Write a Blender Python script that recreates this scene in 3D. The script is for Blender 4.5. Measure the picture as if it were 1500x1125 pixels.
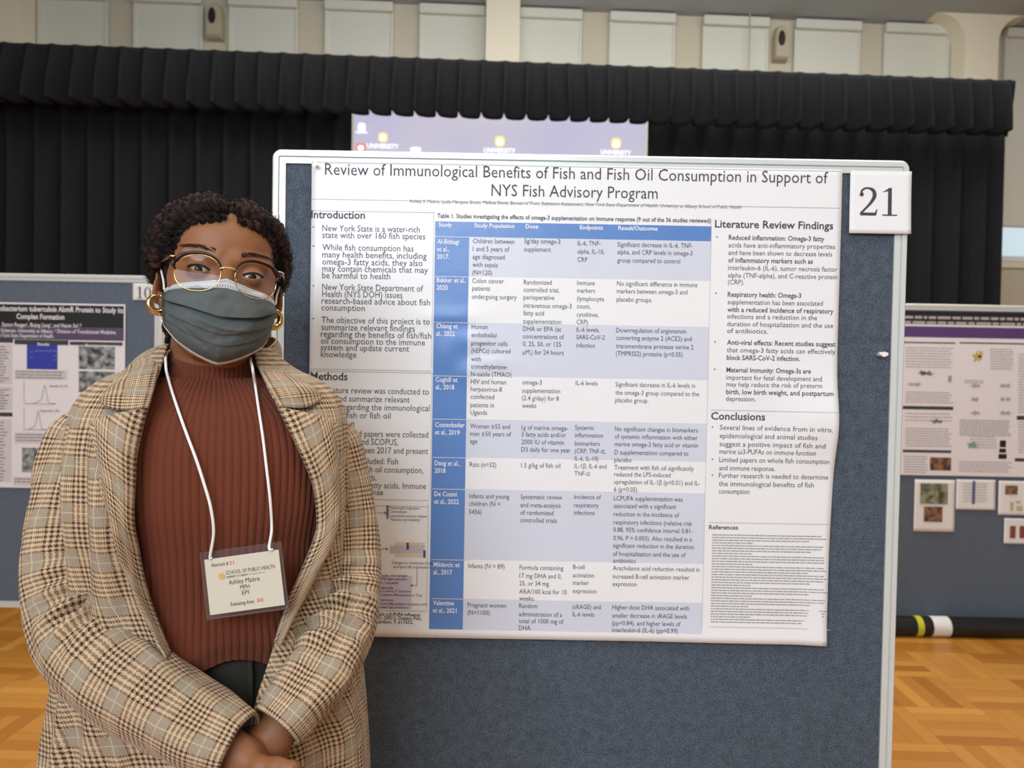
import bpy, math, random
import numpy as np
from mathutils import Vector, Matrix

random.seed(7)
rng = np.random.default_rng(7)
for _o in list(bpy.data.objects):
    bpy.data.objects.remove(_o)
SC = bpy.context.scene
COL = SC.collection
R = math.radians

# ---------------------------------------------------------------- camera
CAM_Z, FPX = 1.41, 1100.0
cam_data = bpy.data.cameras.new('camera')
cam = bpy.data.objects.new('camera', cam_data)
COL.objects.link(cam)
cam_data.sensor_width = 36.0
cam_data.lens = 36.0 * FPX / 1500.0
cam_data.clip_start = 0.05
cam_data.dof.use_dof = True
cam_data.dof.focus_distance = 1.08
cam_data.dof.aperture_fstop = cam_data.lens / 4.2
CAM_M = Matrix.Translation((0, 0, CAM_Z)) @ Matrix.Rotation(R(90 - 1.3), 4, 'X') @ Matrix.Rotation(R(1.03), 4, 'Z')
cam.matrix_world = CAM_M
SC.camera = cam

# ---------------------------------------------------------------- world, lights, exposure
SC.view_settings.view_transform = 'Standard'
SC.view_settings.look = 'None'
SC.view_settings.gamma = 1.0
SC.view_settings.use_curve_mapping = False
SC.view_settings.exposure = 0.06
world = bpy.data.worlds.new('world')
SC.world = world
world.use_nodes = True
_bg = world.node_tree.nodes['Background']
_bg.inputs[0].default_value = (0.86, 0.92, 1.0, 1)
_bg.inputs[1].default_value = 0.42


def area_light(name, loc, aim, size, size_y, power, color):
    d = bpy.data.lights.new(name, 'AREA')
    d.shape = 'RECTANGLE'
    d.size, d.size_y, d.energy, d.color = size, size_y, power, color
    o = bpy.data.objects.new(name, d)
    COL.objects.link(o)
    o.location = loc
    o.rotation_euler = (Vector(aim) - Vector(loc)).to_track_quat('-Z', 'Y').to_euler()
    return o


area_light('window_daylight', (-1.2, -2.4, 2.85), (-0.1, 1.4, 1.55), 2.8, 1.5, 135, (0.80, 0.89, 1.0))
area_light('hall_light', (0.8, -0.6, 5.3), (0.3, 2.2, 0.8), 3.5, 2.5, 95, (1.0, 0.86, 0.68))
area_light('stage_light', (1.5, 5.3, 5.35), (1.2, 6.6, 2.6), 7.0, 1.2, 170, (1.0, 0.97, 0.90))
area_light('rear_hall_light', (0.0, 3.2, 5.35), (0.0, 3.3, 0.0), 7.0, 2.0, 190, (1.0, 0.90, 0.74))


# ---------------------------------------------------------------- helpers: pixels, tags, meshes
_R3 = CAM_M.to_3x3()


def pix(px, py, Y):
    """world point at depth Y seen at photo position (px, py): used to take measures off the photograph"""
    d = _R3 @ Vector(((px - 750) / FPX, -(py - 562.5) / FPX, -1.0))
    return Vector((0, 0, CAM_Z)) + d * (Y / d.y)


def tag(o, label=None, cat=None, group=None, kind=None):
    if label: o['label'] = label
    if cat: o['category'] = cat
    if group: o['group'] = group
    if kind: o['kind'] = kind
    return o


def empty(name, loc, label=None, cat=None, group=None):
    o = bpy.data.objects.new(name, None)
    COL.objects.link(o)
    o.empty_display_size = 0.1
    o.location = loc
    return tag(o, label, cat, group)


def wloc(o):
    v = Vector(o.location)
    while o.parent:
        o = o.parent
        v += Vector(o.location)
    return v


def mesh(name, verts, faces, mat, parent=None, origin=None, uvs=None, smooth=False, mids=None, solid=0.0, sub=0, bevel=0.0):
    """one mesh object; verts in world space. origin = object origin (a parent gives its own)"""
    org = wloc(parent) if parent is not None else Vector(origin if origin is not None else (0, 0, 0))
    v = np.asarray(verts, dtype=float).reshape(-1, 3) - np.array(org)
    me = bpy.data.meshes.new(name)
    if isinstance(faces, np.ndarray):
        faces = faces.tolist()
    me.from_pydata(v.tolist(), [], faces)
    mats = mat if isinstance(mat, (list, tuple)) else [mat]
    for m in mats:
        me.materials.append(m)
    if mids is not None:
        me.polygons.foreach_set('material_index', np.asarray(mids, dtype=np.int32))
    if smooth:
        me.polygons.foreach_set('use_smooth', np.ones(len(me.polygons), dtype=bool))
    if uvs is not None:
        ul = me.uv_layers.new(name='UVMap')
        li = np.zeros(len(me.loops), dtype=np.int32)
        me.loops.foreach_get('vertex_index', li)
        ul.data.foreach_set('uv', np.asarray(uvs, dtype=np.float32)[li].ravel())
    me.validate()
    me.update()
    o = bpy.data.objects.new(name, me)
    COL.objects.link(o)
    if parent is not None:
        o.parent = parent
    else:
        o.location = org
    if solid:
        md = o.modifiers.new('thickness', 'SOLIDIFY'); md.thickness = solid; md.offset = -1
    if bevel:
        md = o.modifiers.new('edge', 'BEVEL'); md.width = bevel; md.segments = 2; md.limit_method = 'ANGLE'
    if sub:
        md = o.modifiers.new('smooth', 'SUBSURF'); md.levels = md.render_levels = sub
    return o


class MB:
    """collects simple solids into one mesh"""
    def __init__(s):
        s.v, s.f, s.m, s.n = [], [], [], 0

    def add(s, v, f, mi=0):
        v = np.asarray(v, float).reshape(-1, 3)
        s.v.append(v)
        s.f += [[i + s.n for i in q] for q in (f.tolist() if isinstance(f, np.ndarray) else f)]
        s.m += [mi] * len(f)
        s.n += len(v)

    def box(s, x0, x1, y0, y1, z0, z1, mi=0, M=None):
        v = np.array([(x, y, z) for z in (z0, z1) for y in (y0, y1) for x in (x0, x1)], float)
        if M is not None:
            v = np.array([M @ Vector(p) for p in v])
        s.add(v, [(0, 2, 3, 1), (4, 5, 7, 6), (0, 1, 5, 4), (2, 6, 7, 3), (0, 4, 6, 2), (1, 3, 7, 5)], mi)

    def tube(s, pts, r, n=10, mi=0, closed=False, cap=True):
        v, f = tube_mesh(pts, r, n, closed, cap)
        s.add(v, f, mi)

    def build(s, name, mat, parent=None, **k):
        return mesh(name, np.vstack(s.v), s.f, mat, parent, mids=s.m, **k)


def tube_mesh(pts, r, n=10, closed=False, cap=True):
    P = np.asarray([tuple(p) for p in pts], float)
    m = len(P)
    rr = np.broadcast_to(np.asarray(r, float), (m,))
    T = np.roll(P, -1, 0) - np.roll(P, 1, 0)
    if not closed:
        T[0], T[-1] = P[1] - P[0], P[-1] - P[-2]
    T /= np.linalg.norm(T, axis=1)[:, None] + 1e-12
    u = np.cross(T[0], (0.31, 0.17, 0.93)); u /= np.linalg.norm(u)
    V = []
    for i in range(m):
        u = u - T[i] * np.dot(u, T[i]); u /= np.linalg.norm(u) + 1e-12
        w = np.cross(T[i], u)
        a = np.arange(n) * 2 * np.pi / n
        V.append(P[i] + rr[i] * (np.cos(a)[:, None] * u + np.sin(a)[:, None] * w))
    V = np.vstack(V)
    F = []
    for i in range(m if closed else m - 1):
        j = (i + 1) % m
        for k in range(n):
            l = (k + 1) % n
            F.append((i * n + k, i * n + l, j * n + l, j * n + k))
    if cap and not closed:
        F.append(tuple(range(n))[::-1])
        F.append(tuple((m - 1) * n + k for k in range(n)))
    return V, F


def spline(pts, n):
    """Catmull-Rom through pts, n samples (any dimension)"""
    P = np.asarray([tuple(p) for p in pts], float)
    P = np.vstack([2 * P[0] - P[1], P, 2 * P[-1] - P[-2]])
    t = np.linspace(0, len(P) - 3 - 1e-9, n)
    i = t.astype(int); u = (t - i)[:, None]
    a, b, c, d = P[i], P[i + 1], P[i + 2], P[i + 3]
    return 0.5 * (2 * b + (c - a) * u + (2 * a - 5 * b + 4 * c - d) * u ** 2 + (3 * b - a - 3 * c + d) * u ** 3)


def pchip(xs, ys, x):
    """smooth 1-D curve through measured stations"""
    xs = np.asarray(xs, float); ys = np.asarray(ys, float)
    x = np.asarray(x, float)
    if xs[0] > xs[-1]:
        xs, ys = xs[::-1], ys[::-1]
    h = np.diff(xs); dl = np.diff(ys) / h
    d = np.zeros_like(ys)
    d[0], d[-1] = dl[0], dl[-1]
    for k in range(1, len(ys) - 1):
        if dl[k - 1] * dl[k] > 0:
            w1, w2 = 2 * h[k] + h[k - 1], h[k] + 2 * h[k - 1]
            d[k] = (w1 + w2) / (w1 / dl[k - 1] + w2 / dl[k])
    x = np.clip(x, xs[0], xs[-1])
    i = np.clip(np.searchsorted(xs, x) - 1, 0, len(h) - 1)
    t = (x - xs[i]) / h[i]
    return ((2 * t ** 3 - 3 * t ** 2 + 1) * ys[i] + (t ** 3 - 2 * t ** 2 + t) * h[i] * d[i]
            + (-2 * t ** 3 + 3 * t ** 2) * ys[i + 1] + (t ** 3 - t ** 2) * h[i] * d[i + 1])


def sstep(a, b, x):
    t = np.clip((np.asarray(x, float) - a) / (b - a), 0, 1)
    return t * t * (3 - 2 * t)


def vnoise(x, y, seed=0):
    """cheap smooth 2-D noise in -1..1"""
    def h(i, j):
        s = np.sin(i * 127.1 + j * 311.7 + seed * 74.7) * 43758.5453
        return (s - np.floor(s)) * 2 - 1
    x = np.asarray(x, float); y = np.asarray(y, float)
    i, j = np.floor(x), np.floor(y)
    u, v = x - i, y - j
    u, v = u * u * (3 - 2 * u), v * v * (3 - 2 * v)
    return (h(i, j) * (1 - u) + h(i + 1, j) * u) * (1 - v) + (h(i, j + 1) * (1 - u) + h(i + 1, j + 1) * u) * v


def grid_faces(nr, nc, wrap=False):
    f = []
    for i in range(nr - 1):
        for j in range(nc if wrap else nc - 1):
            k = (j + 1) % nc
            f.append((i * nc + j, i * nc + k, (i + 1) * nc + k, (i + 1) * nc + j))
    return f


# ---------------------------------------------------------------- materials
def srgb(r, g, b):
    f = lambda c: c / 12.92 if c <= 0.04045 else ((c + 0.055) / 1.055) ** 2.4
    return (f(r / 255), f(g / 255), f(b / 255), 1.0)


class Mat:
    def __init__(s, name, color=(0.5, 0.5, 0.5, 1), rough=0.6, metal=0.0, spec=0.5, **k):
        s.m = bpy.data.materials.new(name)
        s.m.use_nodes = True
        s.t = s.m.node_tree
        s.b = s.t.nodes['Principled BSDF']
        s.set('Base Color', color); s.set('Roughness', rough); s.set('Metallic', metal); s.set('Specular IOR Level', spec)
        for a, v in k.items():
            s.set(a.replace('_', ' '), v)

    def set(s, sock, v):
        i = s.b.inputs[sock]
        if hasattr(v, 'node'):
            s.t.links.new(v, i)
        else:
            i.default_value = v

    def node(s, typ, ins=(), out=0, **props):
        n = s.t.nodes.new(typ)
        for a, v in props.items():
            setattr(n, a, v)
        for k, v in (ins.items() if isinstance(ins, dict) else enumerate(ins)):
            if v is None:
                continue
            if hasattr(v, 'node'):
                s.t.links.new(v, n.inputs[k])
            else:
                n.inputs[k].default_value = v
        return n.outputs[out]

    def math(s, op, a, b=0.0, c=0.0):
        return s.node('ShaderNodeMath', (a, b, c), operation=op)

    def mix(s, f, a, b):
        return s.node('ShaderNodeMix', {0: f, 6: a, 7: b}, out=2, data_type='RGBA')

    def coord(s, which='Object'):
        n = s.t.nodes.new('ShaderNodeTexCoord')
        return n.outputs[which]

    def noise(s, vec, scale, detail=3.0, rough=0.55):
        return s.node('ShaderNodeTexNoise', {'Vector': vec, 'Scale': scale, 'Detail': detail, 'Roughness': rough})

    def ramp(s, f, lo, hi):
        return s.node('ShaderNodeMapRange', (f, lo, hi, 0.0, 1.0))

    def bump(s, h, strength=0.3, dist=0.001):
        s.set('Normal', s.node('ShaderNodeBump', {'Strength': strength, 'Distance': dist, 'Height': h}))

    def xyz(s, vec):
        n = s.t.nodes.new('ShaderNodeSeparateXYZ')
        s.t.links.new(vec, n.inputs[0])
        return n.outputs


def simple(name, col, rough=0.6, vary=0.06, scale=40.0, bump=0.0, **k):
    """flat-coloured stuff with a slight irregular grain"""
    m = Mat(name, col, rough, **k)
    c = m.coord()
    n = m.noise(c, scale)
    d = tuple(max(0, x * (1 - vary)) for x in col[:3]) + (1,)
    l = tuple(min(1, x * (1 + vary)) for x in col[:3]) + (1,)
    m.set('Base Color', m.mix(n, d, l))
    if bump:
        m.bump(n, bump, 0.002)
    return m.m


M_ALU = simple('white_aluminium', srgb(214, 218, 214), 0.35, 0.03, 30, metal=0.15)
M_PAPER = simple('white_paper', srgb(236, 236, 236), 0.55, 0.01, 8)
M_INK = simple('black_ink', srgb(62, 62, 67), 0.6, 0.05)
M_INKBLACK = simple('deep_black_ink', srgb(26, 25, 27), 0.5, 0.05)
M_GREYINK = simple('grey_ink', srgb(120, 120, 124), 0.6, 0.05)
M_PALEINK = simple('pale_grey_ink', srgb(176, 172, 172), 0.6, 0.05)
M_WHITE = simple('white_ink', srgb(238, 238, 242), 0.5, 0.02)
M_PURPLE = simple('purple_ink', srgb(92, 62, 118), 0.5, 0.05)
M_MUTEDPURPLE = simple('muted_purple_ink', srgb(86, 74, 100), 0.5, 0.05)
M_TEAL = simple('green_ink', srgb(120, 165, 140), 0.5, 0.1)
M_RED = simple('red_ink', srgb(190, 62, 50), 0.5, 0.05)
M_GOLDINK = simple('gold_ink', srgb(208, 168, 88), 0.5, 0.1)


def board_fabric(name, a, b):
    m = Mat(name, a, 0.95, spec=0.1)
    c = m.coord()
    n = m.noise(c, 420.0, 2.0, 0.7)
    n2 = m.noise(c, 60.0, 3.0)
    f = m.math('ADD', m.math('MULTIPLY', n, 0.8), m.math('MULTIPLY', n2, 0.2))
    m.set('Base Color', m.mix(m.ramp(f, 0.36, 0.64), a, b))
    m.bump(n, 0.25, 0.001)
    return m.m


M_PANEL = board_fabric('blue_grey_board_fabric', srgb(53, 61, 69), srgb(99, 109, 121))
M_PANEL2 = board_fabric('slate_board_fabric', srgb(86, 96, 110), srgb(110, 121, 136))


def poster_paper():
    m = Mat('glossy_poster_paper', srgb(236, 236, 236), 0.32, spec=0.45)
    c = m.coord()
    n = m.noise(c, 7.0, 3.0)
    m.bump(n, 0.12, 0.02)
    return m.m


def poster_ink(name, col):
    m = Mat(name, col, 0.32, spec=0.45)
    n = m.noise(m.coord(), 7.0, 3.0)
    m.bump(n, 0.12, 0.02)
    return m.m


M_POSTER = poster_paper()
M_BLUE = poster_ink('table_blue_ink', srgb(92, 134, 196))
M_LAV = poster_ink('pale_lavender_ink', srgb(210, 214, 226))
M_LILAC = poster_ink('lilac_ink', srgb(212, 204, 224))
M_BEIGE = poster_ink('beige_ink', srgb(226, 206, 182))


def parquet():
    m = Mat('oak_parquet', (0.4, 0.2, 0.06, 1), 0.35, spec=0.4)
    c = m.node('ShaderNodeMapping', {0: m.coord(), 3: (1, 1, 1), 2: (0, 0, R(1.5))})
    x, y, _ = m.xyz(c)[0:3]
    S, NS = 0.32, 5.0
    fx, fy = m.math('DIVIDE', x, S), m.math('DIVIDE', y, S)
    ix, iy = m.math('FLOOR', fx), m.math('FLOOR', fy)
    par = m.math('FLOORED_MODULO', m.math('ADD', ix, iy), 2.0)
    ux, uy = m.math('FRACT', fx), m.math('FRACT', fy)
    one = m.math('SUBTRACT', 1.0, par)
    u = m.math('ADD', m.math('MULTIPLY', ux, par), m.math('MULTIPLY', uy, one))
    w = m.math('ADD', m.math('MULTIPLY', uy, par), m.math('MULTIPLY', ux, one))
    st = m.math('MULTIPLY', u, NS)
    k = m.math('FLOOR', st)
    vec = m.node('ShaderNodeCombineXYZ', (m.math('ADD', ix, m.math('MULTIPLY', k, 17.3)), iy, k))
    rnd = m.node('ShaderNodeTexWhiteNoise', {0: vec}, noise_dimensions='3D')
    grainv = m.node('ShaderNodeCombineXYZ', (m.math('MULTIPLY', st, 9.0), m.math('MULTIPLY', w, 1.5), m.math('MULTIPLY', rnd, 50.0)))
    g = m.noise(grainv, 1.6, 4.0)
    e = m.math('FRACT', st)
    gap = m.math('LESS_THAN', m.math('MINIMUM', e, m.math('SUBTRACT', 1.0, e)), 0.025)
    gap2 = m.math('LESS_THAN', m.math('MINIMUM', w, m.math('SUBTRACT', 1.0, w)), 0.006)
    base = m.mix(rnd, srgb(172, 112, 38), srgb(214, 156, 72))
    base = m.mix(m.math('MULTIPLY', g, 0.45), base, srgb(140, 82, 30))
    base = m.mix(m.math('MULTIPLY', m.math('MAXIMUM', gap, gap2), 0.4), base, srgb(110, 66, 26))
    m.set('Base Color', base)
    return m.m


M_PARQUET = parquet()
M_WALL = simple('cream_wall_paint', srgb(206, 199, 180), 0.8, 0.03, 3)
M_COLUMN = simple('pale_cream_paint', srgb(238, 232, 212), 0.75, 0.02, 3)
M_CEIL = simple('grey_ceiling_paint', srgb(178, 184, 188), 0.9, 0.03, 2)
M_BLIND = simple('white_roller_blind', srgb(220, 222, 212), 0.85, 0.02, 60)
M_DEVICE = simple('beige_plastic', srgb(190, 180, 158), 0.5, 0.03)
M_DARK = simple('dark_plastic', srgb(30, 29, 28), 0.5, 0.05)
M_CLOTH = simple('black_stage_cloth', srgb(26, 28, 31), 0.95, 0.15, 25, bump=0.2, spec=0.2)
M_CLOTH2 = simple('black_drape_cloth', srgb(31, 33, 38), 0.95, 0.15, 25, bump=0.2, spec=0.15)


# ---------------------------------------------------------------- text
FONTS = {}
TXT = []


def text(s, x, y, h, w=None, align='L', bold=0.0, shear=0.0, cond=1.0):
    """queue one line of lettering; (x, y) baseline start in a 2-D plane (metres), h = letter size; returns its number"""
    TXT.append((s, x, y, h, w, align, bold, shear, cond))
    return len(TXT) - 1


def flush_text():
    obs = []
    for (s, x, y, h, w, al, bold, sh, cond) in TXT:
        c = bpy.data.curves.new('lettering', 'FONT')
        c.body = s
        c.resolution_u = 2
        c.offset = bold
        c.shear = sh
        o = bpy.data.objects.new('lettering', c)
        COL.objects.link(o)
        obs.append(o)
    bpy.context.view_layer.update()
    dg = bpy.context.evaluated_depsgraph_get()
    out = []
    for o, (s, x, y, h, w, al, bold, sh, cond) in zip(obs, TXT):
        me = o.evaluated_get(dg).to_mesh()
        v = np.zeros(len(me.vertices) * 3)
        me.vertices.foreach_get('co', v)
        v = v.reshape(-1, 3)[:, :2].copy()
        f = [tuple(p.vertices) for p in me.polygons]
        o.evaluated_get(dg).to_mesh_clear()
        if len(v) == 0:
            out.append((v, f)); continue
        wd = v[:, 0].max() - v[:, 0].min()
        v[:, 0] -= v[:, 0].min()
        v *= h
        if w is not None:
            v[:, 0] *= w / (wd * h)
        else:
            v[:, 0] *= cond
        W = v[:, 0].max()
        v[:, 0] += x - (W if al == 'R' else W / 2 if al == 'C' else 0)
        v[:, 1] += y
        out.append((v, f))
    for o in obs:
        c = o.data
        bpy.data.objects.remove(o)
        bpy.data.curves.remove(c)
    TXT.clear()
    return out


def greek(x0, y, w, h, seed, fill=0.93):
    """a line of print too small to read: word-long strokes; list of rectangles"""
    r = random.Random(seed)
    out, x = [], x0
    while x < x0 + w * fill:
        l = min(r.uniform(1.2, 5.5) * h, x0 + w - x)
        out.append((x, y, x + l, y + h))
        x += l + h * 0.6
    return out


def rects_mesh(rects, fn):
    v, f = [], []
    for (a, b, c, d) in rects:
        n = len(v)
        v += [fn(a, b), fn(c, b), fn(c, d), fn(a, d)]
        f.append((n, n + 1, n + 2, n + 3))
    return v, f


# outlines of serif numerals (unit em, baseline 0)
def numeral(ch):
    """strokes of a book-face numeral as polygons"""
    polys = []

    def stroke(pts, wd):
        P = spline(pts, 26); W = pchip(np.linspace(0, 1, len(wd)), wd, np.linspace(0, 1, 26))
        T = np.gradient(P, axis=0); T /= np.linalg.norm(T, axis=1)[:, None] + 1e-9
        Nn = np.stack([-T[:, 1], T[:, 0]], 1)
        L, Rr = P + Nn * W[:, None] / 2, P - Nn * W[:, None] / 2
        for i in range(25):
            polys.append([L[i], L[i + 1], Rr[i + 1], Rr[i]])
    box = lambda a, b, c, d: polys.append([np.array(q) for q in ((a, b), (c, b), (c, d), (a, d))])
    if ch == '1':
        box(0.22, 0.0, 0.31, 0.66); box(0.09, 0.0, 0.44, 0.03)
        polys.append([np.array(q) for q in ((0.08, 0.56), (0.22, 0.585), (0.31, 0.66), (0.27, 0.67))])
    elif ch == '2':
        stroke([(0.06, 0.50), (0.08, 0.60), (0.2, 0.655), (0.34, 0.60), (0.375, 0.47), (0.30, 0.32), (0.17, 0.17), (0.05, 0.045)],
               [0.05, 0.05, 0.04, 0.08, 0.095, 0.07, 0.05, 0.05])
        box(0.04, 0.0, 0.42, 0.07); polys.append([np.array(q) for q in ((0.36, 0.0), (0.42, 0.0), (0.45, 0.15), (0.425, 0.15))])
        polys.append([np.array((0.07 + 0.05 * math.cos(a), 0.5 + 0.05 * math.sin(a))) for a in np.linspace(0, 2 * np.pi, 13)[:-1]])
    elif ch == '0':
        a = np.linspace(0, 2 * np.pi, 41)
        for i in range(40):
            q = []
            for t, (rx, ry) in ((a[i], (0.2, 0.34)), (a[i + 1], (0.2, 0.34)), (a[i + 1], (0.115, 0.305)), (a[i], (0.115, 0.305))):
                q.append(np.array((0.25 + rx * math.cos(t), 0.325 + ry * math.sin(t))))
            polys.append(q)
    return polys


def numerals(s, x, y, h, fn, adv=0.5):
    v, f = [], []
    for k, ch in enumerate(s):
        for p in numeral(ch):
            n = len(v)
            v += [fn(x + (q[0] + k * adv) * h, y + q[1] * h) for q in p]
            f.append(tuple(range(n, n + len(p))))
    return v, f
# ================================================================ the hall
TH = R(2.8)                       # the stage side of the hall runs slightly away to the right
TX = Vector((math.cos(TH), math.sin(TH), 0))


def stage(u, d, z=0.0):
    """point u metres along the stage line, d metres deep, z high"""
    return Vector((u * TX.x - d * 0 - (0) , d + u * TX.y, z))


def stage_u(px, d):
    """position along the stage line (at depth d) seen at photo column px (mid height)"""
    k = (px - 750) / FPX
    return k * d / (TX.x - k * TX.y)


def sbox(mb, u0, u1, d0, d1, z0, z1, mi=0):
    v = [stage(u, d, z) for z in (z0, z1) for d in (d0, d1) for u in (u0, u1)]
    mb.add([tuple(p) for p in v], [(0, 2, 3, 1), (4, 5, 7, 6), (0, 1, 5, 4), (2, 6, 7, 3), (0, 4, 6, 2), (1, 3, 7, 5)], mi)


CEIL_Z = 5.58
WD = 8.85                         # depth of the window wall, of the column faces and of the curtains
CD = 8.5
VD = 6.5

fl = MB(); fl.box(-8.5, 9.5, -4.0, 10.5, -0.1, 0.0)
tag(fl.build('floor', M_PARQUET), kind='structure')
ce = MB(); ce.box(-8.5, 9.5, -1.5, 10.5, CEIL_Z, CEIL_Z + 0.15)
tag(ce.build('ceiling', M_CEIL), kind='structure')

for _n, _x in (('wall_left', -8.7), ('wall_right', 9.5)):
    sw = MB(); sw.box(_x, _x + 0.2, -4.0, 10.5, 0, CEIL_Z)
    tag(sw.build(_n, M_WALL), kind='structure')
# window wall: piers between the openings are the wall itself, blinds hang in front of the openings
wb = MB(); sbox(wb, -8.3, 9.3, WD, WD + 0.2, 0, CEIL_Z)
tag(wb.build('wall_back', M_WALL), kind='structure')
tr = MB(); sbox(tr, stage_u(1448, WD), 9.3, WD - 0.03, WD, 2.72, 2.79); tr.build('trim_1', M_COLUMN)
tag(bpy.data.objects['trim_1'], kind='structure')


def column(u0, u1, flare):
    mb = MB()
    if not flare:
        sbox(mb, u0, u1, CD, WD, 0, CEIL_Z)
    else:
        prof = [(0, 0)]
        z0, z1 = CEIL_Z - 0.30, CEIL_Z
        zs = [0.0] + [z0 + (z1 - z0) * math.sin(a) for a in np.linspace(0, math.pi / 2, 10)]
        ex = [0.0] + [0.34 * (1 - math.cos(a)) for a in np.linspace(0, math.pi / 2, 10)]
        v = []
        for z, e in zip(zs, ex):
            v += [tuple(stage(u0 - e, CD, z)), tuple(stage(u1 + e, CD, z)), tuple(stage(u1 + e, WD, z)), tuple(stage(u0 - e, WD, z))]
        f = [(0, 1, 2, 3)]
        for i in range(len(zs) - 1):
            for k in range(4):
                l = (k + 1) % 4
                f.append((i * 4 + k, i * 4 + l, i * 4 + 4 + l, i * 4 + 4 + k))
        mb.add(v, f)
    return tag(mb.build('column', M_COLUMN), kind='structure')


column(stage_u(-24, CD), stage_u(25, CD), False)
column(stage_u(703, CD), stage_u(752, CD), False)
column(stage_u(1398, CD), stage_u(1447, CD), True)

ordn = ['first', 'second', 'third', 'fourth', 'fifth']
BL = [[(54, 155), (193, 293), (331, 431), (470, 569), (607, 702)], [(752, 842), (882, 977), (1017, 1112), (1150, 1245), (1280, 1374)], [(1455, 1550)]]
wn = 0
for bay, spans in enumerate(BL):
    for k, (a, b) in enumerate(spans):
        wn += 1
        u0, u1 = stage_u(a, WD - 0.04), stage_u(b, WD - 0.04)
        w = MB(); sbox(w, u0 + 0.03, u1 - 0.03, WD - 0.012, WD + 0.01, 2.8, CEIL_Z - 0.08)
        tag(w.build('window_%d' % wn, M_WHITE), kind='structure')
        where = ['%s white roller blind right of the pale column at the left edge' % ordn[k],
                 '%s white roller blind right of the central pale column' % ordn[k],
                 'white roller blind right of the flared column at the right edge'][bay]
        t = empty('roller_blind', stage((u0 + u1) / 2, WD - 0.05, 2.8), where, 'blind', 'closed blinds along the window wall')
        if bay < 2:
            s = MB(); sbox(s, u0 + 0.02, u1 - 0.02, WD - 0.04, WD - 0.03, 2.8, CEIL_Z - 0.12); s.build('shade', M_BLIND, t)
        else:
            s = MB(); sbox(s, u0 + 0.02, u1 - 0.02, WD - 0.04, WD - 0.03, 3.22, CEIL_Z - 0.12); s.build('shade', M_BLIND, t)
        s = MB(); sbox(s, u0, u1, WD - 0.11, WD - 0.02, CEIL_Z - 0.13, CEIL_Z - 0.02); s.build('cassette', M_BLIND, t, bevel=0.012)
        for uu in (u0, u1 - 0.025):
            s = MB(); sbox(s, uu, uu + 0.025, WD - 0.06, WD - 0.02, 2.8, CEIL_Z - 0.13); s.build('guide_rail', M_BLIND, t)

# daylight seen below the blind at the far right
M_GLASSLIT = Mat('daylit_glass', srgb(200, 225, 235), 0.2)
M_GLASSLIT.set('Emission Color', srgb(205, 228, 240)); M_GLASSLIT.set('Emission Strength', 0.55)
w = MB(); sbox(w, stage_u(1457, WD - 0.02), stage_u(1505, WD - 0.02), WD - 0.025, WD - 0.015, 2.86, 3.2)
tag(w.build('window_%d' % (wn + 1), M_GLASSLIT.m), kind='structure')

# two small sensors on the piers
for (px, py, lab) in ((309, 36, 'small beige wall speaker with dark slot, left of the central column'),
                      (1132, 68, 'small beige wall speaker with dark slot, right of the central column')):
    u = stage_u(px, WD - 0.1); z = pix(px, py, WD + u * TX.y).z
    t = empty('wall_speaker', stage(u, WD - 0.01, z - 0.2), lab, 'speaker', 'small wall speakers')
    prof = [(-0.08, -0.19, 0.0), (0.09, -0.19, 0.0)]
    v, f = [], []
    for d, s in ((0.0, 1.0), (0.1, 0.96), (0.14, 0.85)):
        for (x, zz) in ((-0.085, -0.2), (0.085, -0.2), (0.085, 0.1), (0.06, 0.19), (0.0, 0.21), (-0.06, 0.19), (-0.085, 0.1)):
            v.append(tuple(stage(u + x * s, WD - d, z + zz * s)))
    for i in range(2):
        for k in range(7):
            l = (k + 1) % 7
            f.append((i * 7 + k, i * 7 + l, i * 7 + 7 + l, i * 7 + 7 + k))
    f.append(tuple(range(14, 21)))
    mesh('casing', v, f, M_DEVICE, t)
    g = []
    for a in np.linspace(0, 2 * np.pi, 17)[:-1]:
        g.append(tuple(stage(u - 0.012 + 0.042 * math.cos(a), WD - 0.145, z + 0.03 + 0.1 * math.sin(a) * (1.0 if math.sin(a) > 0 else 0.8))))
    mesh('grille', g + [tuple(Vector(q) + Vector((0, 0.02, 0))) for q in g],
         [tuple(range(16))] + [(i, (i + 1) % 16, 16 + (i + 1) % 16, 16 + i) for i in range(16)], M_DARK, t)

# thin cable down the wall
c = MB(); ucab = stage_u(1086, WD - 0.15)
c.tube([stage(ucab, WD - 0.13, CEIL_Z), stage(ucab, WD - 0.13, 3.5)], 0.008, 6)
tag(c.build('hanging_cable', M_DEVICE), 'thin pale cable hanging down the window wall right of centre', 'cable')


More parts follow.
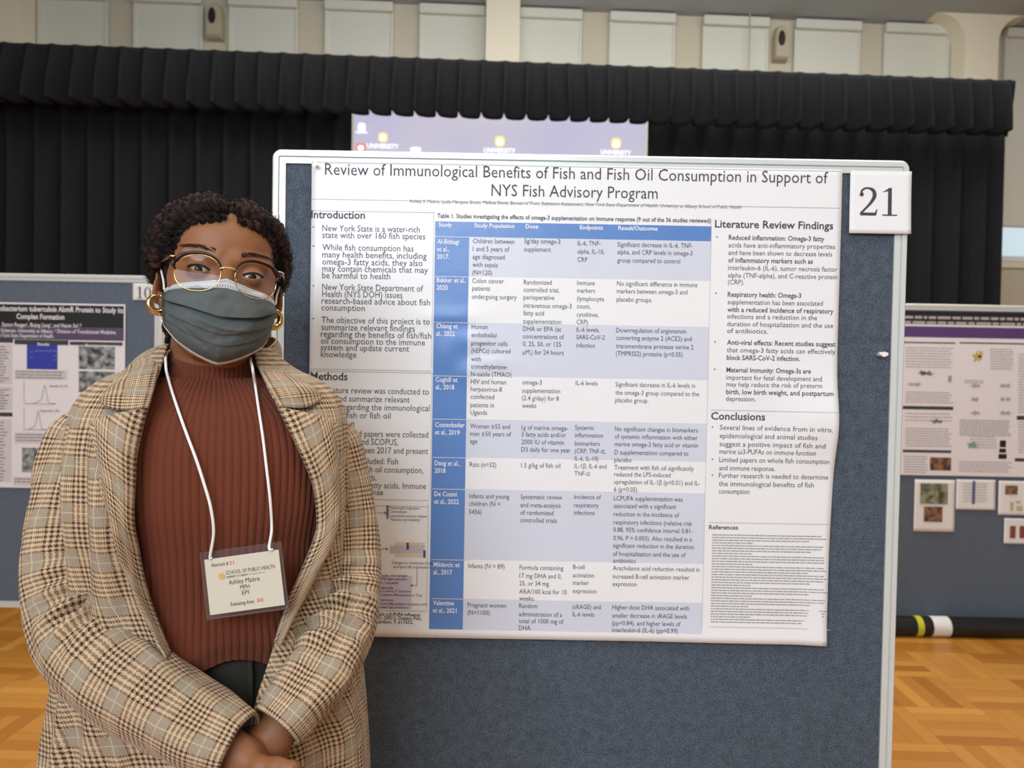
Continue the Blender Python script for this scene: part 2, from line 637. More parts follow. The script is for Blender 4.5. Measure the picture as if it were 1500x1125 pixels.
# ---------------------------------------------------------------- stage drapes
def drape(name, u0, u1, z0, z1, d, pitch, amp, mat, seed, swell=0.0, hem=0.0, ret=0.0, top_amp=0.55, power=2.2):
    n = int((u1 - u0) / pitch * 16)
    nz = 14
    us = np.linspace(u0, u1, n)
    ph = us / pitch * 2 * np.pi + 1.3 * vnoise(us * 0.9, us * 0 + seed, seed)
    V = []
    for i, z in enumerate(np.linspace(z0, z1, nz)):
        t = 1 - i / (nz - 1)             # 1 at the hem
        wob = 0.6 * vnoise(us * 2.2, us * 0 + t * 1.2, seed + 3)
        fold = 2 * (0.5 + 0.5 * np.sin(ph + wob * t)) ** power - 1
        dd = d - amp * (top_amp + (1 - top_amp) * t) * fold - swell * math.sin(math.pi * t) * 0.5
        du = 0.25 * amp * np.cos(ph + wob * t) * t
        zz = z + (hem * np.sin(ph) + hem * 0.7 * vnoise(us * 1.3, us * 0, seed + 9)) * (t > 0.99)
        for k in range(n):
            V.append(tuple(stage(us[k] + du[k], dd[k], zz[k])))
    nn = n
    F = grid_faces(nz, n)
    if ret:
        base = len(V)
        for i, z in enumerate(np.linspace(z0, z1, nz)):
            V.append(tuple(stage(u1 + 0.01, d + ret, z)))
        for i in range(nz - 1):
            F.append((i * n + n - 1, base + i, base + i + 1, (i + 1) * n + n - 1))
    return mesh(name, V, F, mat, origin=tuple(stage((u0 + u1) / 2, d, z0)), smooth=True, solid=0.004)


tag(drape('curtain_valance', stage_u(-130, VD), stage_u(1466, VD), 3.534, 3.998, VD - 0.08, 0.186, 0.085, M_CLOTH, 2, 0.03, 0.006, 0.12, 0.12, 4.0),
    'long black pleated valance running along the top of the stage curtains', 'valance')
tag(drape('stage_curtain', stage_u(-120, VD + 0.25), stage_u(509, VD + 0.25), 0.03, 3.75, VD + 0.25, 0.235, 0.07, M_CLOTH2, 5),
    'black stage curtain hanging left of the projection screen', 'curtain', 'black stage curtains')
tag(drape('stage_curtain', stage_u(940, VD + 0.25), stage_u(1461, VD + 0.25), 0.03, 3.75, VD + 0.25, 0.235, 0.06, M_CLOTH2, 8, ret=0.25),
    'black stage curtain hanging right of the projection screen', 'curtain', 'black stage curtains')

# projection screen with a computer desktop thrown on it
SD = VD + 0.33
su0, su1 = stage_u(514, SD), stage_u(938, SD)
scr = empty('projection_screen', stage((su0 + su1) / 2, SD, 2.1), 'projection screen showing a lilac computer desktop with a few icons', 'screen')
m = Mat('projected_desktop', srgb(150, 148, 168), 0.8, spec=0.1)
gx = m.xyz(m.coord())
nn_ = m.noise(m.coord(), 0.8, 1.0)
cl = m.mix(m.ramp(nn_, 0.3, 0.7), srgb(184, 180, 186), srgb(166, 163, 194))
m.set('Base Color', (0.1, 0.1, 0.1, 1)); m.set('Emission Color', cl); m.set('Emission Strength', 1.2)
s = MB(); sbox(s, su0, su1, SD, SD + 0.01, 2.12, 3.74); s.build('screen_surface', m.m, scr)


def glow(name, col, st):
    q = Mat(name, col, 0.8)
    q.set('Emission Color', col); q.set('Emission Strength', st)
    return q.m


M_GW, M_GY, M_GR = glow('projected_white', srgb(240, 246, 255), 0.95), glow('projected_gold', srgb(236, 214, 120), 0.9), glow('projected_red', srgb(226, 110, 104), 0.8)


def scr_pt(px, py, e=0.012):
    u = stage_u(px, SD); p = pix(px, py, SD + u * TX.y)
    return u, p.z


def icon(name, px, py, w, h, mats, caption=None, cw=0):
    u, z = scr_pt(px, py)
    k = (SD) / FPX
    t = MB()
    W, H = w * k / 2, h * k / 2
    def disc(sx, sz, dz, mi, e):
        g = [tuple(stage(u + sx * math.copysign(abs(math.cos(a)) ** 0.6, math.cos(a)), SD - e, z + dz + sz * math.copysign(abs(math.sin(a)) ** 0.6, math.sin(a)))) for a in np.linspace(0, 2 * np.pi, 25)[:-1]]
        t.add(g, [tuple(range(24))], mi)
    disc(W, H, 0, 0, 0.004)
    if len(mats) > 1:
        disc(W * 0.62, H * 0.62, -H * 0.1, 1, 0.006)
    o = t.build(name, mats, scr)
    if caption:
        SCRTXT.append((caption, u, z - H - 9 * k, 9.5 * k, cw * k))
    return o


SCRTXT = []
icon('desktop_icon', 525, 187, 11, 14, [M_GW])
icon('desktop_icon', 524, 216, 14, 12, [M_GR, M_GW])
icon('university_logo', 556, 201, 13, 14, [M_GY, M_GW], 'UNIVERSITY', 45)
icon('university_logo', 726, 207, 14, 15, [M_GY, M_GW], 'UNIVERSITY', 46)
icon('university_logo', 895, 210, 14, 15, [M_GY, M_GW], 'UNIVERSITY', 45)
icon('desktop_icon', 604, 219, 15, 7, [M_GW])
SCRTXT.append(('Recycle Bin', stage_u(525, SD), pix(525, 199, SD).z, 5 * SD / FPX, 18 * SD / FPX))
for (s_, u, z, h, w) in SCRTXT:
    text(s_, u, z, h, w, 'C', 0.02)
cap = MB()
for v, f in flush_text():
    cap.add([tuple(stage(a, SD - 0.005, b)) for a, b in v], f)
cap.build('icon_captions', M_GW, scr)
# ================================================================ poster boards
def frame_rail(mb, x0, x1, z0, z1, Y, w, dpt, rad):
    """rounded-corner rectangular ring of width w, front face at Y"""
    def loop(ins):
        a0, a1, b0, b1, r = x0 + ins, x1 - ins, z0 + ins, z1 - ins, max(rad - ins, 0.001)
        pts = []
        for cx, cz, s in ((a1 - r, b1 - r, 0), (a0 + r, b1 - r, 1), (a0 + r, b0 + r, 2), (a1 - r, b0 + r, 3)):
            for k in range(6):
                a = math.pi / 2 * (s + k / 5)
                pts.append((cx + r * math.cos(a), cz + r * math.sin(a)))
        return pts
    prof = [(0.0, dpt), (0.0, 0.006), (0.004, 0.0), (w * 0.48, 0.0), (w * 0.53, 0.004), (w * 0.58, 0.0015), (w, 0.002), (w, dpt)]
    V = []
    for ins, dy in prof:
        V += [(x, Y + dy, z) for x, z in loop(ins)]
    n = 24
    F = []
    for i in range(len(prof)):
        j = (i + 1) % len(prof)
        for k in range(n):
            l = (k + 1) % n
            F.append((i * n + k, i * n + l, j * n + l, j * n + k))
    mb.add(V, F)


def board(name, x0, x1, z0, z1, Y, fw, fabric, label, group='free-standing poster boards'):
    t = empty(name, ((x0 + x1) / 2, Y + 0.02, 0), label, 'board', group)
    fr = MB(); frame_rail(fr, x0, x1, z0, z1, Y, fw, 0.04, fw * 0.62); fr.build('frame', M_ALU, t)
    p = MB(); p.box(x0 + fw * 0.9, x1 - fw * 0.9, Y + 0.006, Y + 0.034, z0 + fw * 0.9, z1 - fw * 0.9); p.build('fabric_panel', fabric, t)
    for x in (x0 + 0.012, x1 - 0.012):
        lg = MB()
        if z0 > 0.06:
            lg.box(x - 0.014, x + 0.014, Y + 0.008, Y + 0.036, 0.03, z0 + 0.01)
        lg.box(x - 0.02, x + 0.02, Y - 0.01, Y + 0.30, 0.0, 0.035)
        lg.build('foot', M_ALU, t, bevel=0.006)
    return t


BY = 1.42                                    # front face of the main board
a, b = pix(398, 217, BY), pix(1335, 235, BY)
BX0, BX1, BZ1 = a.x, b.x, (a.z + b.z) / 2
board('poster_board', BX0, BX1, 0.06, BZ1, BY, 0.026, M_PANEL, 'large white-framed poster board standing right behind the person')

PX0, PX1 = pix(456, 400, BY).x, pix(1222, 600, BY).x
PZ1 = (pix(456, 236, BY).z + pix(1232, 250, BY).z) / 2
PZ0 = (pix(545, 930, BY).z + pix(1212, 943, BY).z) / 2
PY = BY - 0.004
KP = BY / FPX


def pp(px, py):
    p = pix(px, py, BY)
    return p.x, p.z


def wrinkle(x, z):
    """how far the sheet stands off the board"""
    u, v = (x - PX0) / (PX1 - PX0), (z - PZ0) / (PZ1 - PZ0)
    w = 0.0016 * vnoise(u * 4.1, v * 3.3, 3) + 0.0008 * vnoise(u * 11, v * 9, 5) + 0.002
    for (cx, cy, rx, ry, am) in ((0.31, 0.63, 0.035, 0.02, 0.0045), (0.30, 0.56, 0.03, 0.018, 0.004), (0.34, 0.585, 0.04, 0.012, 0.004), (0.27, 0.68, 0.05, 0.012, 0.003), (0.26, 0.60, 0.02, 0.03, 0.003)):
        w = w + am * np.exp(-((u - cx) / rx) ** 2 - ((v - cy) / ry) ** 2)
    w = w + 0.016 * np.exp(-((v - 0.47) / 0.07) ** 2) * sstep(0.86, 1.0, u) + 0.006 * sstep(0.93, 1.0, u) * sstep(0.25, 0.0, v)
    w = w + 0.004 * sstep(0.05, 0.0, v) * (0.5 + 0.5 * np.sin(u * 9))
    return np.maximum(w, 0.0006)


def on_poster(x, z, e=0.0):
    return (x, PY - float(wrinkle(x, z)) - e, z)


# coloured areas of the print, as (px0, py0, px1, py1, material) in photo positions
rowy = [325, 347, 405, 472, 550, 613, 669, 715, 818, 875, 920]
CELLS = [(638, 325, 1041, 347, 1)]
for k in range(1, 10):
    CELLS.append((638, rowy[k], 688, rowy[k + 1], 1))
    if k % 2 == 1:
        CELLS.append((688, rowy[k], 1041, rowy[k + 1], 2))
CELLS += [(505, 841, 604, 890, 3), (500, 744, 552, 760, 3), (571, 793, 623, 798, 4), (571, 810, 623, 815, 4)]
# straighten: take each rectangle's corner at its left edge, so that the sheet itself stays square
RC = []
for (x0, y0, x1, y1, mi) in CELLS:
    xm = 638 if x0 >= 600 else x0
    X0 = pp(x0, 330)[0] if x0 > 600 else pp(x0 + 8, y0)[0]
    X1 = pp(x1, 330)[0] if x0 > 600 else pp(x1, y0)[0]
    RC.append((X0, pp(xm, y1)[1], X1, pp(xm, y0)[1], mi))
xs = sorted(set(np.round(np.concatenate([np.linspace(PX0, PX1, 90)] + [[r[0], r[2]] for r in RC]), 5)))
zs = sorted(set(np.round(np.concatenate([np.linspace(PZ0, PZ1, 80)] + [[r[1], r[3]] for r in RC]), 5)))
XX, ZZ = np.meshgrid(xs, zs)
WW = wrinkle(XX, ZZ)
# the loose right edge bows in a little where it lifts
uu = (XX - PX0) / (PX1 - PX0); vv = (ZZ - PZ0) / (PZ1 - PZ0)
XS = XX - 0.008 * sstep(0.9, 1, uu) * sstep(0.45, 0.0, vv) * 1.0
V = np.stack([XS, PY - WW, ZZ], -1).reshape(-1, 3)
F = grid_faces(len(zs), len(xs))
mids = []
for i in range(len(zs) - 1):
    for j in range(len(xs) - 1):
        cx, cz = (xs[j] + xs[j + 1]) / 2, (zs[i] + zs[i + 1]) / 2
        mi = 0
        for r in RC:
            if r[0] < cx < r[2] and r[1] < cz < r[3]:
                mi = r[4]
        mids.append(mi)
poster = empty('conference_poster', ((PX0 + PX1) / 2, PY, PZ0), 'large white conference poster with a blue table about fish oil, pinned to the main board', 'poster', 'conference posters')
mesh('sheet', V, F, [M_POSTER, M_BLUE, M_LAV, M_LILAC, M_BEIGE], poster, smooth=True, mids=mids, solid=0.0004)

# lettering -------------------------------------------------------
BL_ = []          # (block name, material, text number or rectangles)


def line(block, s, px, py, size, wpx=None, align='L', bold=0.0, shear=0.0, cond=1.0):
    x, z = pp(px, py)
    BL_.append((block, text(s, x, z, size * KP, wpx * KP if wpx else None, align, bold, shear, cond)))


B = 0.018
line('title_lettering', 'Review of Immunological Benefits of Fish and Fish Oil Consumption in Support of', 477, 257, 24.5, 729)
line('title_lettering', 'NYS Fish Advisory Program', 720, 288, 24.5, 241)
line('author_lettering', 'Ashley S. Maitre, Lydia Marquez Bravo, Melissa Stone, Bureau of Toxic Substance Assessment, New York State Department of Health, University at Albany School of Public Health', 600, 298, 7, 482, shear=0.2)
line('heading_lettering#1', 'Introduction', 457, 320, 16, 78, bold=B)
body = [('New York State is a water-rich', 473, 339), ('state with over 160 fish species', 473, 349),
        ('While fish consumption has', 473, 367), ('many health benefits, including', 473, 377.5), ('omega-3 fatty acids, they also', 473, 388), ('may contain chemicals that may', 473, 398), ('be harmful to health', 473, 408),
        ('New York State Department of', 473, 425), ('Health (NYS DOH) issues', 473, 435), ('research-based advice about fish', 472, 445), ('consumption', 472, 455),
        ('The objective of this project is to', 472, 473), ('summarize relevant findings', 472, 483.5), ('regarding the benefits of fish/fish', 471, 493.5), ('oil consumption to the immune', 471, 503.5), ('system and update current', 471, 513), ('knowledge', 471, 523)]
wds = [142, 150, 133, 152, 146, 154, 99, 147, 117, 158, 63, 158, 136, 161, 152, 129, 52]
for (s, x, y), w in zip(body, wds):
    line('body_lettering', s, x, y, 13.2, w)
for y in (336, 364, 422, 470):
    line('body_lettering', '•', 459, y, 9)
line('heading_lettering#2', 'Methods', 456, 556, 16, 54, bold=B)
meth = [('A literature review was conducted to', 459, 575, 170), ('identify and summarize relevant', 457, 587, 144), ('literature regarding the immunological', 452, 599, 178), ('benefits of fish or fish oil', 455, 611, 118), ('consumption', 458, 623, 62),
        ('Peer-reviewed papers were collected', 470, 638, 158), ('in PubMed and SCOPUS,', 480, 650, 104), ('published between 2017 and present', 470, 662, 158),
        ('Keywords included: Fish', 480, 678, 104), ('consumption, Fish oil consumption,', 470, 690, 151), ('Omega-3 fatty acids,', 478, 702, 74), ('Polyunsaturated fatty acids, Immune', 468, 713, 157), ('response', 520, 724, 42)]
for s, x, y, w in meth:
    line('body_lettering#2', s, x, y, 13.2, w)

# table
WH = 'table_white_lettering'
for s, x in (('Study', 643), ('Study Population', 695), ('Dose', 770), ('Endpoints', 849), ('Result/Outcome', 905)):
    line(WH, s, x, 333 + (x - 640) * 0.018, 8.6, bold=B)
for s, y in (('Al-Bitbagi', 357), ('et al.,', 368), ('2017.', 379), ('Bakker et al.,', 413), ('2020', 424), ('Chiang et', 480), ('al., 2022', 491), ('Coghill et', 558), ('al., 2018', 569),
             ('Costenbader', 624), ('et al., 2019', 635), ('Dang et al.,', 680), ('2018', 691), ('De Cosmi', 725), ('et al., 2022', 736), ('Miklavcic et', 828), ('al., 2017', 839), ('Valentine', 884), ('et al., 2021', 895)):
    line(WH, s, 641 - (y - 354) * 0.012, y + 1, 10.0, bold=0.012, cond=0.82)
TBL = 'table_lettering'
c2 = [('Children between', 355), ('1 and 5 years of', 366.5), ('age diagnosed', 378), ('with sepsis', 389.5), ('(N=120)', 401), ('Colon cancer', 413), ('patients', 424), ('undergoing surgery', 436),
      ('Human', 480), ('endothelial', 492), ('progenitor cells', 504), ('(hEPCs) cultured', 515), ('with', 527), ('trimethylamine-', 538), ('N-oxide (TMAO)', 549), ('HIV and human', 560), ('herpesvirus-8', 571), ('coinfected', 582), ('patients in', 594), ('Uganda', 605),
      ('Women ≥55 and', 625), ('men ≥50 years of', 636), ('age', 647), ('Rats (n=32)', 681), ('Infants and young', 727), ('children (N =', 738), ('5456)', 750), ('Infants (N = 89)', 829), ('Pregnant women', 886), ('(N=1100)', 897)]
c3 = [('5g/day omega-3', 355), ('supplement', 367), ('Randomized', 415), ('controlled trial,', 426), ('perioperative', 437), ('intravenous omega-3', 449), ('fatty acid', 460), ('supplementation', 472), ('DHA or EPA (at', 483), ('concentrations of', 494), ('0, 25, 50, or 125', 505), ('µM,) for 24 hours', 517), ('omega-3', 561), ('supplementation', 573), ('(2.4 g/day) for 8', 584), ('weeks', 595),
      ('1g of marine omega-', 627), ('3 fatty acids and/or', 637), ('2000 IU of vitamin', 648), ('D3 daily for one year', 659), ('1.5 g/kg of fish oil', 682), ('Systematic review', 728), ('and meta-analysis', 740), ('of randomized', 751), ('controlled trials', 762), ('Formula containing', 831), ('17 mg DHA and 0,', 843), ('25, or 34 mg', 854), ('ARA/100 kcal for 10', 866), ('weeks.', 876), ('Random', 887), ('administration of a', 899), ('total of 1000 mg of', 909), ('DHA', 919)]
c4 = [('IL-6, TNF-', 358), ('alpha, IL-10,', 370), ('CRP', 382), ('Immune', 416), ('markers', 427), ('(lymphocyte', 439), ('count,', 450), ('cytokines,', 462), ('CRP)', 473), ('IL-6 levels,', 484), ('SARS-CoV-2', 495), ('infection', 507), ('IL-6 levels', 562), ('Systemic', 627), ('inflammation', 638), ('biomarkers', 650), ('(CRP, TNF-α,', 661), ('IL-6, IL-10)', 672), ('IL-1β, IL-6 and', 683), ('TNF-α', 694), ('Incidence of', 728), ('respiratory', 740), ('infections', 751), ('B-cell', 830), ('activation', 842), ('marker', 853), ('expression', 865), ('(sRAGE) and', 888), ('IL-6 levels', 899)]
c5 = [('Significant decrease in IL-6, TNF-', 360), ('alpha, and CRP levels in omega-3', 371), ('group compared to control', 383), ('No significant difference in immune', 417), ('markers between omega-3 and', 428), ('placebo groups.', 440), ('Downregulation of angiotensin', 485), ('converting enzyme 2 (ACE2) and', 496), ('transmembrane protease serine 2', 508), ('(TMPRSS2) proteins (p<0.05)', 519), ('Significant decrease in IL-6 levels in', 564), ('the omega-3 group compared to the', 576), ('placebo group.', 587),
      ('No significant changes in biomarkers', 629), ('of systemic inflammation with either', 640), ('marine omega-3 fatty acid or vitamin', 651), ('D supplementation compared to', 663), ('placebo', 674), ('Treatment with fish oil significantly', 685), ('reduced the LPS-induced', 695), ('upregulation of IL-1β (p<0.01) and IL-', 706), ('6 (p<0.05)', 717), ('LCPUFA supplementation was', 730), ('associated with a significant', 741), ('reduction in the incidence of', 753), ('respiratory infections (relative risk', 765), ('0.88, 95% confidence interval 0.81-', 776), ('0.96, P = 0.003). Also resulted in a', 788), ('significant reduction in the duration', 799), ('of hospitalization and the use of', 811), ('antibiotics', 821), ('Arachidonic acid reduction resulted in', 832), ('increased B-cell activation marker', 844), ('expression', 855), ('Higher-dose DHA associated with', 889), ('smaller decrease in sRAGE levels', 901), ('(pp=0.84), and higher levels of', 912), ('interleukin-6 (IL-6) (pp=0.99)', 922)]
for cl, x0, sc in ((c2, 693, 10.0), (c3, 768, 10.0), (c4, 846, 9.6), (c5, 904, 9.8)):
    for s, y in cl:
        line(TBL, s, x0 - (y - 350) * 0.0145, y + 2, sc, cond=0.84)
line('table_title_lettering', 'Table 1. Studies investigating the effects of omega-3 supplementation on immune response (9 out of the 36 studies reviewed)', 641, 320, 9, 397, bold=B)
line('heading_lettering#3', 'Literature Review Findings', 1046, 334, 15.5, 171, bold=B)
RT = 'findings_lettering'
find = [('Reduced inflammation: Omega-3 fatty', 352), ('acids have anti-inflammatory properties', 363), ('and have been shown to decrease levels', 374), ('of inflammatory markers such as', 385), ('interleukin-6 (IL-6), tumor necrosis factor', 396), ('alpha (TNF-alpha), and C-reactive protein', 407), ('(CRP).', 417), ('Respiratory health: Omega-3', 435), ('supplementation has been associated', 446), ('with a reduced incidence of respiratory', 457), ('infections and a reduction in the', 467), ('duration of hospitalization and the use', 478), ('of antibiotics.', 488),
        ('Anti-viral effects: Recent studies suggest', 505), ('that omega-3 fatty acids can effectively', 516), ('block SARS-CoV-2 infection.', 527), ('Maternal Immunity: Omega-3s are', 545), ('important for fetal development and', 556), ('may help reduce the risk of preterm', 566), ('birth, low birth weight, and postpartum', 577), ('depression.', 587)]
for i, (s, y) in enumerate(find):
    line(RT, s, 1066 - (y - 350) * 0.018, y, 10.2, min(158, len(s) * 3.95), bold=0.014 if i in (0, 3, 7, 9, 13, 15, 16, 19) else 0.0)
for y in (351, 433, 504, 544):
    line(RT, '•', 1048 - (y - 350) * 0.02, y, 9)
line('heading_lettering#4', 'Conclusions', 1040, 614, 15.5, 79, bold=B)
conc = [('Several lines of evidence from in vitro,', 629), ('epidemiological and animal studies', 641), ('suggest a positive impact of fish and', 653), ('marine ω3-PUFAs on immune function', 664), ('Limited papers on whole fish consumption', 676), ('and immune response.', 688), ('Further research is needed to determine', 699), ('the immunological benefits of fish', 711), ('consumption', 722)]
for s, y in conc:
    line('conclusions_lettering', s, 1053 - (y - 629) * 0.02, y, 10.6, min(160, len(s) * 4.1))
for y in (628, 675, 698):
    line('conclusions_lettering', '•', 1041, y, 9)
line('heading_lettering#5', 'References', 1037, 774, 9, 43, bold=B)
DG = 'diagram_lettering'
for s, x, y, h in (('Neutrophil migration', 572, 745, 6), ('Chemotaxis', 572, 750.5, 6), ('Lysosomal enzyme release', 572, 756.5, 6), ('Vascular permeability', 572, 762, 6), ('Changes to membrane fluidity', 574, 825, 6.2), ('and lipid raft organization', 577, 831, 6.2),
                   ('Monocytes, macrophages', 549, 843, 5.6), ('↓ TNF-alpha secretion', 553, 848.5, 5.6), ('↓ IL-1 secretion', 553, 854, 5.6), ('T lymphocytes', 549, 861, 5.6), ('↓ IL-2 and IL-17 secretion', 552, 866, 5.6), ('Polarization differentiation to Treg', 552, 871.5, 5.6), ('B lymphocytes', 550, 879, 5.6), ('Promoted differentiation to plasma cells', 549, 884.5, 5.6), ('Increased IgG production', 551, 889.5, 5.6)):
    line(DG, s, x, y, h, cond=0.85)
for s, x, y, w in (('Figure 1. Mechanisms through which ω3-PUFA influence', 470, 899, 147), ('immunity, from Mendivil C. O. (2021). Dietary Fish,', 478, 904.5, 141), ('Fish Nutrients. Frontiers in Nutrition, 7, 617652.', 470, 910, 137)):
    line('caption_lettering', s, x, y, 7, w, bold=B)

BM = {'title_lettering': M_INK, WH: M_WHITE}
res = flush_text()
blocks = {}
for name, k in BL_:
    blocks.setdefault(name, MB())
    v, f = res[k]
    if len(v):
        W = PY - wrinkle(v[:, 0], v[:, 1]) - 0.0005
        blocks[name].add(np.stack([v[:, 0], W, v[:, 1]], 1), f)
for name, mb in blocks.items():
    o = mb.build(name.split('#')[0], BM.get(name, M_INK), poster)
    if name == WH:
        o['label'] = 'white lettering on the blue cells'

# rules, boxes, references, diagram
def prect(px0, py0, px1, py1):
    x0, z0 = pp(px0, py0); x1, _ = pp(px1, py0); _, z1 = pp(px0, py1)
    return (x0, min(z0, z1), x1, max(z0, z1))


def pr_build(name, rects, mat, e=0.0005):
    v, f = [], []
    for (a0, b0, a1, b1) in rects:
        n = max(1, int((a1 - a0) / 0.03)); k = max(1, int((b1 - b0) / 0.03))
        for i in range(n):
            for j in range(k):
                c = len(v)
                p, q = a0 + (a1 - a0) * i / n, a0 + (a1 - a0) * (i + 1) / n
                s, t = b0 + (b1 - b0) * j / k, b0 + (b1 - b0) * (j + 1) / k
                v += [on_poster(p, s, e), on_poster(q, s, e), on_poster(q, t, e), on_poster(p, t, e)]
                f.append((c, c + 1, c + 2, c + 3))
    return mesh(name, v, f, mat, poster)


hl = lambda x0, x1, y, t=0.8: prect(x0, y, x1, y + t)
vl = lambda x, y0, y1, t=0.8: prect(x, y0, x + t, y1)
rules = [hl(458, 1228, 292), hl(457, 1230, 238.5, 0.6), hl(457, 636, 309), hl(456, 633, 540), hl(456, 633, 543), hl(456, 629, 729), hl(456, 628, 738), vl(636, 310, 540, 0.6), vl(633, 545, 729, 0.6), vl(627.5, 738, 892, 0.7), hl(500, 626, 891.5),
         hl(1040, 1222, 600), hl(1037, 1214, 764), vl(1041, 320, 920, 0.5), hl(1037, 1212, 916)]
pr_build('rules', rules, M_PALEINK)
tl = [hl(638 - 0.01 * (y - 325), 688, y, 1.0) for y in rowy[1:-1]]
pr_build('table_rules', tl, M_LAV, 0.0006)
refs = []
for k in range(34):
    y = 783 + k * 3.85
    w = [176, 176, 150, 60][k % 4] if k % 5 else 172
    x0, z = pp(1042 - (k * 0.07), y)
    refs += greek(x0, z, w * KP, 1.5 * KP, k)
pr_build('reference_print', refs, simple('faint_grey_ink', srgb(150, 147, 144), 0.6, 0.05))
dg = [hl(553, 565, 750), hl(553, 568, 802.5), hl(602, 611, 856), prect(611, 833, 611.8, 857)]
for k in range(26):
    dg.append(prect(572.5 + k * 1.95, 798, 573.2 + k * 1.95, 810))
dg += [prect(566.5, 739.5, 570.5, 756)]
pr_build('diagram_lines', dg, M_GREYINK)
av, af = [], []
for (cx, cy, dx, dy) in ((568, 750.4, 1, 0), (570, 802.9, 1, 0), (601, 856.4, -1, 0), (568.5, 760.5, 0, 1)):
    n = len(av)
    for q in ((cx, cy), (cx - 4 * dx - 2.2 * dy, cy - 4 * dy - 2.2 * dx), (cx - 4 * dx + 2.2 * dy, cy - 4 * dy + 2.2 * dx)):
        x, z = pp(*q); av.append(on_poster(x, z, 0.0007))
    af.append((n, n + 1, n + 2))
mesh('arrow_heads', av, af, M_GREYINK, poster)
pr_build('membrane_proteins', [prect(596, 794, 599.5, 804), prect(620.5, 805, 624, 816)], M_PURPLE, 0.0007)

# pins, number sheet
pin = MB(); pc = Vector(pix(1293, 519, BY - 0.01))
pin.tube([pc + Vector((0, 0.016, 0)), pc + Vector((0, -0.006, 0))], [0.0035, 0.005], 10)
pin.tube([pc + Vector((-0.008, -0.002, 0.001)), pc + Vector((0.008, -0.002, 0))], 0.0035, 8)
tag(pin.build('push_pin', M_WHITE, origin=tuple(pc)), 'white push pin stuck in the blue board below the number 21 sheet', 'pin')
pin = MB(); pc = Vector(pix(462, 241, BY - 0.016))
pin.tube([pc + Vector((0, 0.012, 0)), pc, pc + Vector((0, -0.004, 0))], [0.003, 0.003, 0.0045], 10)
tag(pin.build('push_pin', M_WHITE, origin=tuple(pc)), 'clear push pin at the top left corner of the large poster', 'pin')


def curl_sheet(name, x0, x1, z0, z1, Y, parent, curl=0.006, tilt=0.0, mat=None):
    n = 14
    V = []
    for i in range(n):
        for j in range(n):
            u, v = j / (n - 1), i / (n - 1)
            x, z = x0 + (x1 - x0) * u, z0 + (z1 - z0) * v
            V.append((x - tilt * (v - 0.5), Y - 0.001 - curl * (1 - v) ** 2 * (0.4 + 0.6 * u), z + tilt * (u - 0.5)))
    return mesh(name, V, grid_faces(n, n), mat or M_PAPER, parent, smooth=True, solid=0.0004)


a, b = pix(1245, 250, BY), pix(1332, 342, BY)
sg = empty('number_sheet', ((a.x + b.x) / 2, BY, b.z), 'white paper sheet printed with the number 21 at the board corner', 'sign', 'board number sheets')
curl_sheet('sheet', a.x, b.x, b.z - 0.002, a.z, BY - 0.0015, sg, 0.004, 0.0)
nx, nz = pp(1256, 316)
v, f = numerals('21', nx, nz, 61 * KP, lambda x, z: (x, BY - 0.009, z), 0.475)
# follow the curl of the sheet
def curled(x, z):
    u, w = (x - a.x) / (b.x - a.x), (z - (b.z - 0.002)) / (a.z - b.z + 0.002)
    return (x, BY - 0.0025 - 0.004 * (1 - w) ** 2 * (0.4 + 0.6 * u) - 0.0006, z)
v, f = numerals('21', nx, nz, 61 * KP, curled, 0.475)
mesh('numerals', v, f, M_INK, sg)


# ---------------------------------------------------------------- board on the left
LY = 3.6
a, b = pix(237, 405, LY), pix(120, 893, LY)
LX1, LZ1, LZ0 = a.x, pix(120, 402, LY).z, b.z
board('poster_board', LX1 - 1.22, LX1, LZ0, LZ1, LY, 0.034, M_PANEL2, 'white-framed poster board behind the person at the left, carrying number 10')
KL = LY / FPX
lp = lambda px, py: (lambda p: (p.x, p.z))(pix(px, py, LY))


def flat(Y, e):
    return lambda x, z: (x, Y - e, z)


def lrect(px0, py0, px1, py1, Y):
    p, q = pix(px0, py0, Y), pix(px1, py0, Y)
    pm = (max(px0, 0) + min(px1, 1500)) / 2
    return (p.x, pix(pm, py1, Y).z, q.x, pix(pm, py0, Y).z)


def print_on(parent, Y, name, rects, mat, e):
    one = {'section_bars': 'section_bar', 'text_boxes': 'text_box', 'micrographs': 'micrograph', 'red_photos': 'red_photo'}.get(name)
    for g in ([[r] for r in rects] if one else [rects]):
        v, f = rects_mesh(g, flat(Y, e))
        o = mesh(one or name, v, f, mat, parent)
    return o


M_GEL = Mat('blue_gel_print', srgb(52, 62, 170), 0.5); M_GEL = M_GEL.m
q = Mat('micrograph_print', srgb(120, 124, 124), 0.5)
n_ = q.noise(q.coord(), 26.0, 4.0)
q.set('Base Color', q.mix(q.ramp(n_, 0.38, 0.62), srgb(52, 56, 58), srgb(178, 182, 182)))
M_MICRO = q.m
q = Mat('photo_print_green', srgb(120, 120, 80), 0.5)
n_ = q.noise(q.coord(), 22.0, 2.0)
q.set('Base Color', q.mix(q.ramp(n_, 0.4, 0.6), srgb(74, 66, 50), srgb(150, 158, 130)))
M_PHOTO = q.m
q = Mat('photo_print_brown', srgb(120, 90, 70), 0.5)
n_ = q.noise(q.coord(), 30.0, 2.0)
q.set('Base Color', q.mix(q.ramp(n_, 0.4, 0.6), srgb(64, 52, 50), srgb(150, 110, 80)))
M_PHOTO2 = q.m
M_PALE = simple('pale_grey_print', srgb(214, 208, 210), 0.6, 0.02)
M_PINKWHITE = simple('pinkish_poster_paper', srgb(236, 232, 236), 0.55, 0.01)

